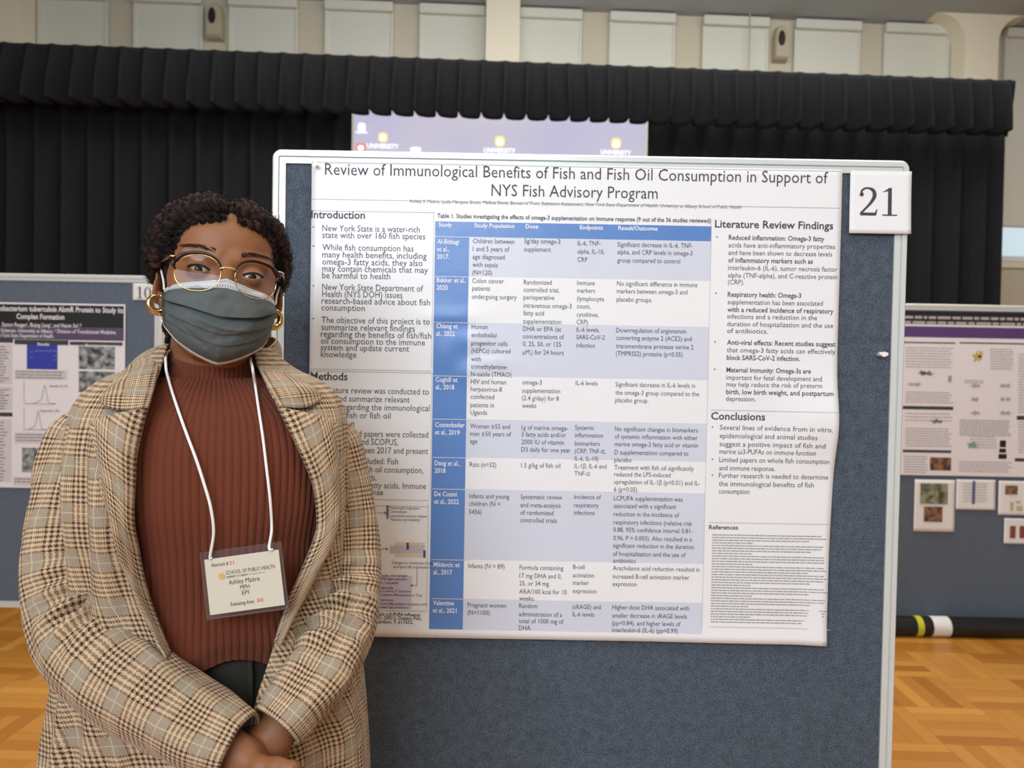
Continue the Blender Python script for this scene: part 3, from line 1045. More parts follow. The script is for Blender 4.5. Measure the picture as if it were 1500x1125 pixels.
p0, p1, p2 = pix(184, 446, LY), pix(184, 717, LY), pix(60, 717, LY)
t = empty('conference_poster', (p0.x - 0.45, LY, p2.z), 'research poster with a black and purple title band, left behind the person', 'poster', 'conference posters')
LPX0 = p0.x - 1.02
s = MB(); s.box(LPX0, p0.x, LY - 0.003, LY - 0.001, p1.z, p0.z); s.build('sheet', M_PINKWHITE, t)
yl = LY - 0.003
Q = lambda *r: lrect(*r, LY)
mk = lambda n, rs, m, e=0.0005: print_on(t, yl, n, rs, m, e)
mk('title_band', [Q(-150, 447, 182, 482)], M_INKBLACK)
mk('affiliation_band', [Q(-150, 479, 182, 498)], M_MUTEDPURPLE, 0.0008)
mk('section_bars', [Q(-90, 495, 20, 502), Q(22, 498, 101, 505), Q(103, 501, 180, 506), Q(-90, 604, 19, 610)], M_INK, 0.001)
mk('text_boxes', [Q(-90, 504, 19, 563), Q(-90, 566, 19, 601), Q(-90, 614, 18, 706), Q(22, 542, 99, 556), Q(22, 634, 99, 650), Q(20, 699, 95, 712)], M_PALE)
mk('gel_image', [Q(40, 504.5, 85, 541)], M_GEL)
mk('gel_bands', [Q(52 + 6.5 * k, 513.5, 57 + 6.5 * k, 514.6) for k in range(5)] + [Q(44, 515, 49, 515.8), Q(44, 523, 49, 523.8), Q(79, 521, 83, 521.8), Q(79, 527, 83, 527.8)], simple('pale_blue_ink', srgb(120, 150, 220), 0.5), 0.001)
mk('micrographs', [Q(116, 507, 169, 541), Q(116, 544, 169, 575), Q(33, 656, 80, 692)], M_MICRO)
gr = []
for k in range(13):
    for (bx, by, bw) in ((-86, 507, 100),):
        x0, z = lp(bx, by + k * 4.2); gr += greek(x0, z, bw * KL, 1.5 * KL, k)
for k in range(8):
    x0, z = lp(-86, 570 + k * 4); gr += greek(x0, z, 100 * KL, 1.5 * KL, k + 20)
for k in range(19):
    x0, z = lp(-86, 618 + k * 4.7); gr += greek(x0, z, 98 * KL, 1.5 * KL, k + 40)
for (bx, by, n) in ((24, 545, 3), (24, 637, 3), (22, 702, 2)):
    for k in range(n):
        x0, z = lp(bx, by + k * 4.2); gr += greek(x0, z, 72 * KL, 1.5 * KL, k + 70 + by)
mk('small_print', gr, M_GREYINK, 0.001)
cur = MB()
for (x0, y0, w, pk) in ((36, 591, 46, 0.66), (36, 629, 42, 0.5)):
    pts = []
    for k in range(40):
        u = k / 39
        h = 27 * math.exp(-((u - pk) / 0.075) ** 2) + 4 * math.exp(-((u - pk + 0.16) / 0.1) ** 2)
        x, z = lp(x0 + u * w, y0 - h); pts.append((x, yl - 0.001, z))
    cur.tube(pts, 0.0012, 4)
    x, z = lp(x0, y0); x2, z2 = lp(x0, y0 - 32); cur.tube([(x, yl - 0.001, z2), (x, yl - 0.001, z), (x + 46 * KL, yl - 0.001, z)], 0.001, 4)
cur.build('graph_curves', M_GREYINK, t)
tx = [('Mycobacterium tuberculois AbmR Protein to Study its', -14, 453, 10, 195, 0.02), ('Complex Formation', 25, 465, 10, 70, 0.02), ('Easton Reagan¹, Biqing Liang¹, and Haixin Sui¹,²', 4, 476, 7.5, 116, 0.01),
      ('Medical Sciences, University at Albany. ² Division of Translational Medicine,', -18, 484, 7, 189, 0.01), ('New York State Department of Health.', -8, 491.5, 7, 88, 0.01), ('Results', 56, 504, 5.5, None, 0.02), ('Electron microscopy', 126, 506, 5.5, None, 0.02)]
for s_, x, y, h, w, bo in tx:
    X, Z = lp(x, y + 2); text(s_, X, Z, h * KL * 1.1, w * KL if w else None, 'L', bo)
mb = MB()
for v, f in flush_text():
    mb.add([(x, yl - 0.0016, z) for x, z in v], f)
mb.build('title_lettering', M_WHITE, t)
for s_, x, y, h in (('AbmR-ACTA', 73, 567, 5), ('Superdex 200', 60, 603, 5)):
    X, Z = lp(x, y); text(s_, X, Z, h * KL)
mb = MB()
for v, f in flush_text():
    mb.add([(x, yl - 0.0016, z) for x, z in v], f)
mb.build('graph_lettering', M_INK, t)

a, b = pix(195, 415, LY), pix(229, 440, LY)
sg = empty('number_sheet', ((a.x + b.x) / 2, LY, b.z), 'small white card printed with the number 10, beside the ear of the person', 'sign', 'board number sheets')
curl_sheet('sheet', a.x, b.x, b.z, a.z, LY - 0.002, sg, 0.001)
X, Z = lp(199, 437)
v, f = numerals('10', X, Z, 25 * KL, flat(LY, 0.006), 0.47)
mesh('numerals', v, f, M_INK, sg)

# ---------------------------------------------------------------- board on the right
RY = 4.1
KR = RY / FPX
RX0 = pix(1296, 600, RY).x
RZ1 = pix(1410, 446, RY).z
board('poster_board', RX0, RX0 + 1.22, 0.03, RZ1, RY, 0.034, M_PANEL2, 'poster board at the right edge with small sheets pinned below its poster')
p0, p1 = pix(1405, 460, RY), pix(1405, 697, RY)
t = empty('conference_poster', (p0.x + 0.1, RY, p1.z), 'research poster with a purple band, on the board at the right edge', 'poster', 'conference posters')
RPX0 = RX0 + 0.06
s = MB(); s.box(RPX0, RPX0 + 1.08, RY - 0.003, RY - 0.001, p1.z, p0.z); s.build('sheet', M_PINKWHITE, t)
yr = RY - 0.003
Q = lambda *r: lrect(*r, RY)
mk = lambda n, rs, m, e=0.0005: print_on(t, yr, n, rs, m, e)
mk('title_band', [Q(1310, 457, 1540, 476)], M_INKBLACK)
mk('purple_band', [Q(1310, 479, 1540, 495)], M_PURPLE)
mk('section_bars', [Q(1310, 501, 1399, 503), Q(1405, 502, 1540, 504), Q(1322, 595, 1396, 600), Q(1322, 659, 1393, 663), Q(1489, 609, 1540, 615), Q(1486, 671, 1540, 676)], M_INK)
gr = []
def gk(bx, by, w, n, st, seed):
    for k in range(n):
        p = pix(bx, by + k * st, RY); gr.extend(greek(p.x, p.z, w * KR, 1.4 * KR, seed + k))
gk(1326, 510, 70, 8, 4, 1); gk(1326, 575, 70, 5, 3.6, 20); gk(1326, 606, 68, 3, 5, 31); gk(1326, 628, 68, 8, 3.6, 36); gk(1324, 669, 34, 7, 3.8, 50)
gk(1450, 512, 34, 9, 3.6, 60); gk(1405, 616, 76, 9, 2.7, 70); gk(1420, 640, 40, 5, 4, 85); gk(1404, 677, 78, 5, 3.4, 90); gk(1491, 520, 40, 22, 4, 100); gk(1491, 619, 40, 12, 4, 130); gk(1412, 558, 30, 2, 3, 150)
mk('small_print', gr, M_PALEINK, 0.001)
def blob(bx, by, rx, ry, seed):
    p = pix(bx, by, RY); g = []
    for i, a_ in enumerate(np.linspace(0, 2 * np.pi, 15)[:-1]):
        k = 0.75 + 0.35 * math.sin(seed + i * 2.1)
        g.append((p.x + rx * KR * k * math.cos(a_), yr - 0.0012, p.z + ry * KR * k * math.sin(a_)))
    return g
def blobs(name, lst, mat):
    v, f = [], []
    for l in lst:
        g = blob(*l); f.append(tuple(range(len(v), len(v) + len(g)))); v += g
    mesh(name, v, f, mat, t)
blobs('ochre_figure', [(1430, 523, 7, 9, 1), (1436, 520, 5, 8, 4)], simple('ochre_print', srgb(196, 176, 96), 0.6, 0.2, 90))
blobs('grey_figures', [(1358, 547, 12, 4, 2), (1371, 617, 10, 4, 7), (1350, 546, 6, 4, 5)], M_GREYINK)
blobs('chart_figures', [(1428 + 40 * (k % 3 == 1) + 24 * (k % 3 == 2) * 2, 565 + 20 * (k // 3), 8 if k % 3 == 0 else 5, 4, k) for k in range(9)] + [(1340, 563, 14, 3, 3)], M_PALEINK)
blobs('green_figures', [(1391, 555, 4, 7, 3), (1424, 652, 10, 6, 8)], M_TEAL)
mk('blot_image', [Q(1464, 645, 1473, 655), Q(1463, 657, 1473, 663), Q(1462, 665, 1474, 672)], M_INKBLACK, 0.001)
mk('colour_photo', [Q(1362, 670, 1393, 689)], M_PHOTO2, 0.001)
for s_, y, w in (('Assessing the Ecology of Local Populations', 465, 1), ('Methods, Results and Conclusions', 473, 1)):
    pass
tt = []
for k, y in enumerate((462.5, 470)):
    p = pix(1322, y + 4, RY); tt += greek(p.x, p.z, 205 * KR, 4 * KR, 300 + k, 0.97)
mk('title_print', tt, M_PALEINK, 0.001)

sheets = [((1340, 702, 1397, 779), 'paper sheet with a green photo over a brown photo, below the right-hand poster', 0),
          ((1401, 702, 1457, 747), 'white paper sheet with a bluish strip chart, between two photo sheets', 1),
          ((1463, 704, 1520, 755), 'paper sheet with a small dark photo over sketches, right of the strip chart sheet', 2),
          ((1471, 759, 1525, 797), 'lowest paper sheet, with two reddish photos, at the right edge', 3)]
for (x0, y0, x1, y1), lab, kd in sheets:
    a, b = pix(x0, y0, RY), pix(x1, y1, RY)
    t = empty('pinned_sheet', ((a.x + b.x) / 2, RY, b.z), lab, 'paper', 'sheets pinned below the right poster')
    curl_sheet('sheet', a.x, b.x, b.z, a.z, RY, t, 0.004)
    q = lambda *r: [lrect(*r, RY)]
    pr = lambda n, r, m: print_on(t, RY - 0.006, n, r, m, 0.0)
    if kd == 0:
        pr('green_photo', q(1348, 708, 1388, 738), M_PHOTO); pr('brown_photo', q(1353, 742, 1380, 764), M_PHOTO2)
    elif kd == 1:
        pr('strip_chart', q(1424, 704, 1428, 738), simple('blue_strip', srgb(104, 108, 156), 0.6, 0.1))
        g = []
        for k in range(7):
            p = pix(1410, 709 + k * 4.2, RY); g += greek(p.x, p.z, 36 * KR, 1.1 * KR, 400 + k)
        pr('small_print', g, M_PALEINK)
    elif kd == 2:
        pr('dark_photo', q(1472, 711, 1490, 724), M_PHOTO2)
        pr('sketches', q(1479, 735, 1484, 748) + q(1487, 733, 1494, 737) + q(1488, 741, 1497, 748), simple('ochre_sketch', srgb(200, 190, 140), 0.6, 0.2, 90))
    else:
        pr('red_photos', q(1479, 770, 1487, 788) + q(1493, 770, 1502, 788), simple('reddish_print', srgb(140, 74, 60), 0.6, 0.4, 60))

# rolled poster tube on the floor
tc = Vector(pix(1400, 918, RY - 0.075)); rad = 0.052
t = empty('poster_tube', (tc.x, RY - 0.075, 0), 'long black poster tube lying on the floor along the right board', 'tube')
X = lambda px: pix(px, 918, RY - 0.075).x
tb = MB(); tb.tube([(X(1318) - 0.1, RY - 0.075, rad), (X(1318) + 1.2, RY - 0.075, rad)], rad, 28); tb.build('tube_body', simple('black_vinyl', srgb(26, 27, 28), 0.35), t, smooth=False)
tb = MB(); tb.tube([(X(1338), RY - 0.075, rad), (X(1347), RY - 0.075, rad)], rad + 0.002, 28); o = tb.build('yellow_band', simple('yellow_tape', srgb(206, 200, 54), 0.5), t)
tb = MB(); tb.tube([(X(1361), RY - 0.075, rad), (X(1387), RY - 0.075, rad)], rad + 0.0015, 28); tb.build('paper_label', M_PAPER, t)
g = []
for k in range(4):
    p = pix(1366, 912 + k * 4, RY - 0.22); g += greek(p.x, 0, 18 * KR, 1.0, 500 + k)
# ================================================================ the person
def proj(p):
    """photo position of world points (n, 3)"""
    p = np.asarray(p, float).reshape(-1, 3) - np.array((0, 0, CAM_Z))
    q = p @ np.array(_R3)
    return np.stack([750 + FPX * q[:, 0] / -q[:, 2], 562.5 - FPX * q[:, 1] / -q[:, 2]], 1)


# ---------------- implicit surfaces on a stretched grid
class Field:
    def __init__(s, xs, ys, zs):
        s.ax = [np.asarray(a, np.float32) for a in (xs, ys, zs)]
        s.f = np.full([len(a) for a in s.ax], 0.04, np.float32)

    def _box(s, lo, hi):
        sl = []
        for a, l, h in zip(s.ax, lo, hi):
            i, j = int(np.searchsorted(a, l)), int(np.searchsorted(a, h))
            sl.append(slice(max(i - 1, 0), min(j + 1, len(a))))
        return tuple(sl)

    def put(s, fn, lo, hi, k=0.01, M=None, sub=False, pad=0.03):
        """blend a distance function in (or out); lo, hi = its bounds in its own frame M"""
        lo, hi = np.array(lo, float) - pad, np.array(hi, float) + pad
        if M is not None:
            cs = np.array([M @ Vector((x, y, z)) for x in (lo[0], hi[0]) for y in (lo[1], hi[1]) for z in (lo[2], hi[2])])
            sl = s._box(cs.min(0), cs.max(0))
        else:
            sl = s._box(lo, hi)
        X, Y, Z = np.meshgrid(*[a[c] for a, c in zip(s.ax, sl)], indexing='ij', sparse=True)
        sc = 1.0
        if M is not None:
            I = M.inverted(); sc = M.to_scale()[0]
            X, Y, Z = (I[r][0] * X + I[r][1] * Y + I[r][2] * Z + I[r][3] for r in range(3))
        d = fn(X, Y, Z).astype(np.float32) * sc
        a = s.f[sl]
        if sub:
            h = np.clip(0.5 - 0.5 * (a + d) / k, 0, 1)
            s.f[sl] = a * (1 - h) + -d * h + k * h * (1 - h)
        else:
            h = np.clip(0.5 + 0.5 * (a - d) / k, 0, 1)
            s.f[sl] = a * (1 - h) + d * h - k * h * (1 - h)

    def ell(s, c, r, k=0.01, M=None, sub=False, rot=None):
        c, r = np.array(c, float), np.array(r, float)
        Q = None if rot is None else np.array(rot)
        def fn(X, Y, Z):
            x, y, z = X - c[0], Y - c[1], Z - c[2]
            if Q is not None:
                x, y, z = (Q[0][i] * x + Q[1][i] * y + Q[2][i] * z for i in range(3))
            k0 = np.sqrt((x / r[0]) ** 2 + (y / r[1]) ** 2 + (z / r[2]) ** 2)
            k1 = np.sqrt((x / r[0] ** 2) ** 2 + (y / r[1] ** 2) ** 2 + (z / r[2] ** 2) ** 2) + 1e-9
            return k0 * (k0 - 1) / k1
        m = r if rot is None else np.full(3, r.max())
        s.put(fn, c - m, c + m, k, M, sub)

    def cone(s, a, b, ra, rb, k=0.01, M=None, sub=False):
        a, b = np.array(a, float), np.array(b, float)
        ab = b - a; l2 = float(ab @ ab) + 1e-12
        def fn(X, Y, Z):
            t = np.clip(((X - a[0]) * ab[0] + (Y - a[1]) * ab[1] + (Z - a[2]) * ab[2]) / l2, 0, 1)
            return np.sqrt((X - a[0] - t * ab[0]) ** 2 + (Y - a[1] - t * ab[1]) ** 2 + (Z - a[2] - t * ab[2]) ** 2) - (ra + (rb - ra) * t)
        m = max(ra, rb)
        s.put(fn, np.minimum(a, b) - m, np.maximum(a, b) + m, k, M, sub)

    def chain(s, pts, rs, k=0.01, M=None):
        for i in range(len(pts) - 1):
            s.cone(pts[i], pts[i + 1], rs[i], rs[i + 1], k, M)

    def net(s):
        """surface nets: verts, quads"""
        f = s.f; n = f.shape
        neg = f < 0
        c = neg[:-1, :-1, :-1].astype(np.int8)
        for i, j, k in [(1, 0, 0), (0, 1, 0), (0, 0, 1), (1, 1, 0), (1, 0, 1), (0, 1, 1), (1, 1, 1)]:
            c = c + neg[i:n[0] - 1 + i, j:n[1] - 1 + j, k:n[2] - 1 + k]
        cells = np.argwhere((c > 0) & (c < 8))
        idx = np.full([m - 1 for m in n], -1, np.int32)
        idx[tuple(cells.T)] = np.arange(len(cells))
        P = np.zeros((len(cells), 3)); cnt = np.zeros(len(cells))
        cor = [(i, j, k) for i in (0, 1) for j in (0, 1) for k in (0, 1)]
        val = {q: f[tuple((cells + np.array(q)).T)] for q in cor}
        pos = {q: np.stack([s.ax[a][cells[:, a] + q[a]] for a in range(3)], 1) for q in cor}
        for q in cor:
            for a in range(3):
                if q[a] == 0:
                    w = list(q); w[a] = 1; w = tuple(w)
                    A, Bv = val[q], val[w]
                    m = (A < 0) != (Bv < 0)
                    t = np.where(m, A / np.where(m, A - Bv, 1), 0)[:, None]
                    P += np.where(m[:, None], pos[q] * (1 - t) + pos[w] * t, 0); cnt += m
        P /= cnt[:, None]
        F = []
        for a in range(3):
            b, d = (a + 1) % 3, (a + 2) % 3
            A = [slice(1, -1)] * 3; A[a] = slice(0, -1)
            Bs = [slice(1, -1)] * 3; Bs[a] = slice(1, None)
            n0, n1 = neg[tuple(A)], neg[tuple(Bs)]
            for flip, mm in ((False, n0 & ~n1), (True, ~n0 & n1)):
                e = np.argwhere(mm)
                if not len(e): continue
                off = np.ones(3, int); off[a] = 0
                e = e + off
                q = []
                for ob, od in ((0, 0), (-1, 0), (-1, -1), (0, -1)):
                    g = e.copy(); g[:, b] += ob; g[:, d] += od
                    q.append(idx[tuple(g.T)])
                q = np.stack(q, 1)
                F.append(q[:, ::-1] if flip else q)
        return P, np.vstack(F)


def axis(*segs):
    """grid stations: (start, end, step) segments joined"""
    out = []
    for a, b, h in segs:
        out += list(np.linspace(a, b, max(2, int(round((b - a) / h)) + 1)))
    return np.unique(np.round(out, 6))


def relax(P, F, n=1, w=0.5, keep=None):
    """light smoothing of a quad mesh"""
    E = np.vstack([F[:, [0, 1]], F[:, [1, 2]], F[:, [2, 3]], F[:, [3, 0]]])
    for _ in range(n):
        S = np.zeros_like(P); c = np.zeros(len(P))
        np.add.at(S, E[:, 0], P[E[:, 1]]); np.add.at(c, E[:, 0], 1)
        np.add.at(S, E[:, 1], P[E[:, 0]]); np.add.at(c, E[:, 1], 1)
        P = P * (1 - w) + w * S / c[:, None]
    return P


person = empty('person', (-0.425, 1.09, 0), 'person in a plaid blazer and rust ribbed turtleneck, hands clasped in front', 'person')

# ---------------- materials of the figure
def skin():
    m = Mat('brown_skin', srgb(134, 86, 58), 0.5, spec=0.32)
    c = m.coord()
    n = m.noise(c, 9.0, 3.0)
    m.set('Base Color', m.mix(m.ramp(n, 0.3, 0.7), srgb(130, 84, 56), srgb(150, 100, 66)))
    m.set('Subsurface Weight', 0.08); m.set('Subsurface Radius', (0.006, 0.003, 0.0015)); m.set('Subsurface Scale', 1.0)
    m.bump(m.noise(c, 700.0, 2.0), 0.08, 0.0006)
    return m.m


M_SKIN = skin()


def hair_mat(name, a, b, dens):
    m = Mat(name, a, 0.75, spec=0.25)
    c = m.coord()
    n = m.noise(c, 38.0, 3.0)
    m.set('Base Color', m.mix(m.ramp(n, 0.46, 0.72), a, b))
    m.bump(m.noise(c, dens, 3.0, 0.7), 0.9, 0.004)
    return m.m


M_HAIR = hair_mat('dark_brown_hair', srgb(36, 27, 25), srgb(92, 54, 48), 420.0)
M_BROW = hair_mat('soft_brown_eyebrow', srgb(78, 50, 36), srgb(90, 58, 42), 500.0)
M_HAIRBASE = hair_mat('black_hair', srgb(24, 19, 18), srgb(38, 28, 26), 500.0)


def plaid(name, vs=1.0):
    """glen check woven from two sets of threads: groups of wide bars and groups of fine bars each way"""
    m = Mat(name, (0.5, 0.4, 0.2, 1), 0.9, spec=0.15)
    x, y, _ = m.xyz(m.coord('UV'))[0:3]
    P, p = 0.0585, 0.0065
    wob = m.noise(m.coord('UV'), 900.0, 1.0)
    wb = m.math('MULTIPLY', m.math('SUBTRACT', wob, 0.5), 0.0012)
    x, y = m.math('ADD', x, wb), m.math('ADD', y, wb)
    tooth = m.math('MULTIPLY', m.math('SUBTRACT', m.math('PINGPONG', m.math('ADD', x, y), p / 2), p / 4), 0.35)

    def bars(a, other):
        zone = m.math('LESS_THAN', m.math('FRACT', m.math('DIVIDE', a, P)), 0.6)
        wide = m.math('LESS_THAN', m.math('FRACT', m.math('DIVIDE', m.math('ADD', a, tooth), p)), 0.5)
        fine = m.math('LESS_THAN', m.math('FRACT', m.math('DIVIDE', a, p / 3)), 0.4)
        over = m.math('LESS_THAN', m.math('ABSOLUTE', m.math('SUBTRACT', m.math('FRACT', m.math('DIVIDE', a, P)), 0.80)), 0.012)
        return zone, wide, fine, over
    zx, wx, fx, ox = bars(x, y)
    zy, wy, fy, oy = bars(y, x)
    dx = m.math('ADD', m.math('MULTIPLY', zx, wx), m.math('MULTIPLY', m.math('SUBTRACT', 1.0, zx), m.math('MULTIPLY', fx, 0.62)))
    dy = m.math('ADD', m.math('MULTIPLY', zy, wy), m.math('MULTIPLY', m.math('SUBTRACT', 1.0, zy), m.math('MULTIPLY', fy, 0.62)))
    # twill: warp shows over weft on a diagonal
    tw = m.math('LESS_THAN', m.math('FRACT', m.math('DIVIDE', m.math('ADD', x, y), p / 3)), 0.5)
    mean = m.math('MULTIPLY', m.math('ADD', dx, dy), 0.5)
    wov = m.math('ADD', m.math('MULTIPLY', dx, tw), m.math('MULTIPLY', dy, m.math('SUBTRACT', 1.0, tw)))
    dark = m.math('ADD', m.math('MULTIPLY', mean, 0.72), m.math('MULTIPLY', wov, 0.36))
    sage = m.math('MULTIPLY', m.math('SUBTRACT', 1.0, zx), m.math('SUBTRACT', 1.0, zy))
    light = m.mix(sage, srgb(210, 182, 148), srgb(172, 158, 138))
    deep = m.mix(sage, srgb(46, 23, 15), srgb(92, 82, 68))
    col = m.mix(dark, light, deep)
    over = m.math('MAXIMUM', ox, oy)
    col = m.mix(m.math('MULTIPLY', over, 0.4), col, srgb(228, 212, 176))
    n = m.noise(m.coord('UV'), 1400.0, 1.0)
    col = m.mix(m.math('MULTIPLY', n, 0.22), col, srgb(150, 122, 84))
    m.set('Base Color', col)
    m.set('Sheen Weight', 0.15)
    m.bump(m.math('ADD', m.math('MULTIPLY', wob, 0.7), m.math('MULTIPLY', tw, 0.3)), 0.35, 0.0008)
    return m.m


M_PLAID = plaid('brown_glen_plaid')


def knit():
    m = Mat('rust_rib_knit', srgb(104, 54, 37), 0.95, spec=0.12)
    c = m.coord()
    n = m.noise(c, 800.0, 2.0, 0.7)
    m.set('Base Color', m.mix(n, srgb(88, 44, 29), srgb(118, 62, 42)))
    m.set('Sheen Weight', 0.12)
    m.bump(n, 0.5, 0.001)
    return m.m


M_KNIT = knit()
M_TROUSER = simple('dark_olive_cotton', srgb(48, 46, 36), 0.9, 0.15, 200, bump=0.2)

# ---------------- head frame and joints
HS = 1.025
HEAD = Vector((-0.415, 1.07, pix(329, 399, 0.986).z))
HM = Matrix.Translation(HEAD) @ Matrix.Rotation(R(25), 4, 'Z') @ Matrix.Rotation(R(5.0), 4, 'Y') @ Matrix.Scale(HS, 4)
hp = lambda x, y, z: HM @ Vector((x, y, z))


def hl_(P):
    P = np.asarray(P, float).reshape(-1, 3)
    M = np.array(HM)
    return P @ M[:3, :3].T + M[:3, 3]


NECK = Vector((-0.428, 1.085, 1.40))
J = {'rs': Vector(pix(140, 632, 1.08)), 'rm': Vector(pix(106, 770, 1.04)), 're': Vector(pix(116, 925, 0.99)), 'rw': Vector(pix(330, 1090, 0.910)),
     'ls': Vector(pix(466, 645, 1.13)), 'lm': Vector(pix(505, 770, 1.12)), 'le': Vector(pix(500, 915, 1.06)), 'lw': Vector(pix(408, 1066, 0.948))}

F_ = Field(axis((-0.70, -0.525, 0.009), (-0.525, -0.25, 0.0013), (-0.25, -0.13, 0.009)),
           axis((0.80, 0.84, 0.006), (0.84, 0.955, 0.002), (0.955, 1.03, 0.0013), (1.03, 1.22, 0.003), (1.22, 1.28, 0.01)),
           axis((0.05, 0.86, 0.02), (0.86, 0.995, 0.0018), (0.995, 1.375, 0.012), (1.375, HEAD.z - 0.02, 0.002), (HEAD.z - 0.02, HEAD.z + 0.02, 0.0011), (HEAD.z + 0.02, 1.665, 0.002)))
H = HM
# skull and face
F_.ell((0, 0.012, 0.022), (0.0735, 0.094, 0.084), 0.02, H)
F_.ell((0, -0.026, -0.03), (0.0635, 0.060, 0.082), 0.025, H)
F_.ell((0, -0.035, 0.045), (0.058, 0.048, 0.042), 0.02, H)
F_.ell((0, -0.052, -0.088), (0.034, 0.034, 0.026), 0.02, H)
for sx in (-1, 1):
    F_.ell((sx * 0.039, -0.05, -0.034), (0.024, 0.025, 0.024), 0.02, H)
    F_.cone((sx * 0.058, 0.0, -0.05), (sx * 0.025, -0.055, -0.096), 0.015, 0.012, 0.02, H)
    F_.cone((sx * 0.012, -0.081, 0.019), (sx * 0.048, -0.066, 0.021), 0.008, 0.007, 0.012, H)
    F_.ell((sx * 0.0325, -0.104, 0.0), (0.017, 0.022, 0.0125), 0.014, H, sub=True)
F_.cone((0, -0.083, 0.012), (0, -0.099, -0.030), 0.0075, 0.011, 0.008, H)
F_.ell((0, -0.099, -0.036), (0.013, 0.012, 0.010), 0.006, H)
for sx in (-1, 1):
    F_.ell((sx * 0.012, -0.092, -0.038), (0.008, 0.009, 0.007), 0.005, H)
F_.ell((0, -0.082, -0.066), (0.024, 0.014, 0.010), 0.01, H)
EYE = [(sx * 0.0325, -0.0735, 0.0) for sx in (-1, 1)]
for e in EYE:
    F_.ell(e, (0.0142, 0.0138, 0.0125), 0.005, H)
for sx, e in zip((-1, 1), EYE):
    Rr, hh = 0.0270, 0.0035
    def almond(X, Y, Z, e=e, sx=sx):
        x, y, z = X - e[0], Y - e[1], Z - e[2] - 0.0005 - 0.05 * sx * (X - e[0])
        d1 = np.sqrt(x * x + (z + Rr - hh) ** 2) - Rr
        d2 = np.sqrt(x * x + (z - Rr + hh * 0.85) ** 2) - Rr
        return np.maximum(np.maximum(d1, d2), y + 0.004)
    F_.put(almond, (e[0] - 0.014, e[1] - 0.03, -0.008), (e[0] + 0.014, e[1], 0.008), 0.0012, H, sub=True, pad=0.006)
# ears
for sx in (-1, 1):
    er = Matrix.Rotation(R(sx * 22), 3, 'Z') @ Matrix.Rotation(R(-10), 3, 'X')
    er = np.array(er).T.tolist()
    er = [[er[j][i] for j in range(3)] for i in range(3)]
    F_.ell((sx * 0.0765, 0.016, -0.014), (0.0065, 0.018, 0.031), 0.004, H, rot=er)
    F_.ell((sx * 0.0835, 0.011, -0.009), (0.0055, 0.011, 0.019), 0.003, H, sub=True, rot=er)
    F_.ell((sx * 0.073, 0.004, -0.038), (0.005, 0.009, 0.010), 0.004, H)
# neck and trunk
F_.cone(tuple(hp(0, 0.022, -0.045)), (NECK.x, NECK.y, 1.40), 0.052, 0.054, 0.02)
F_.cone((NECK.x, NECK.y, 1.42), (NECK.x, NECK.y + 0.005, 1.33), 0.054, 0.075, 0.03)
TR3 = np.array(Matrix.Rotation(R(15), 3, 'Z')).tolist()
F_.ell((-0.425, 1.09, 1.27), (0.145, 0.085, 0.10), 0.04, rot=TR3)
F_.ell((-0.425, 1.09, 1.12), (0.125, 0.085, 0.13), 0.04, rot=TR3)
F_.ell((-0.425, 1.09, 0.95), (0.14, 0.085, 0.12), 0.04, rot=TR3)
for nm in ('rs', 'ls'):
    F_.cone((-0.425, 1.095, 1.35), tuple(J[nm]), 0.045, 0.032, 0.04)
for sd, x0 in (('r', -0.50), ('l', -0.35)):
    F_.chain([tuple(J[sd + 's']), tuple(J[sd + 'm']), tuple(J[sd + 'e'])], [0.031, 0.029, 0.025], 0.015)
    F_.cone(tuple(J[sd + 'e']), tuple(J[sd + 'w']), 0.025, 0.0225, 0.015)
    F_.chain([(x0, 1.095, 0.92), (x0 - 0.01 * (1 if sd == 'r' else -1), 1.09, 0.5), (x0, 1.11, 0.08)], [0.066, 0.042, 0.03], 0.03)

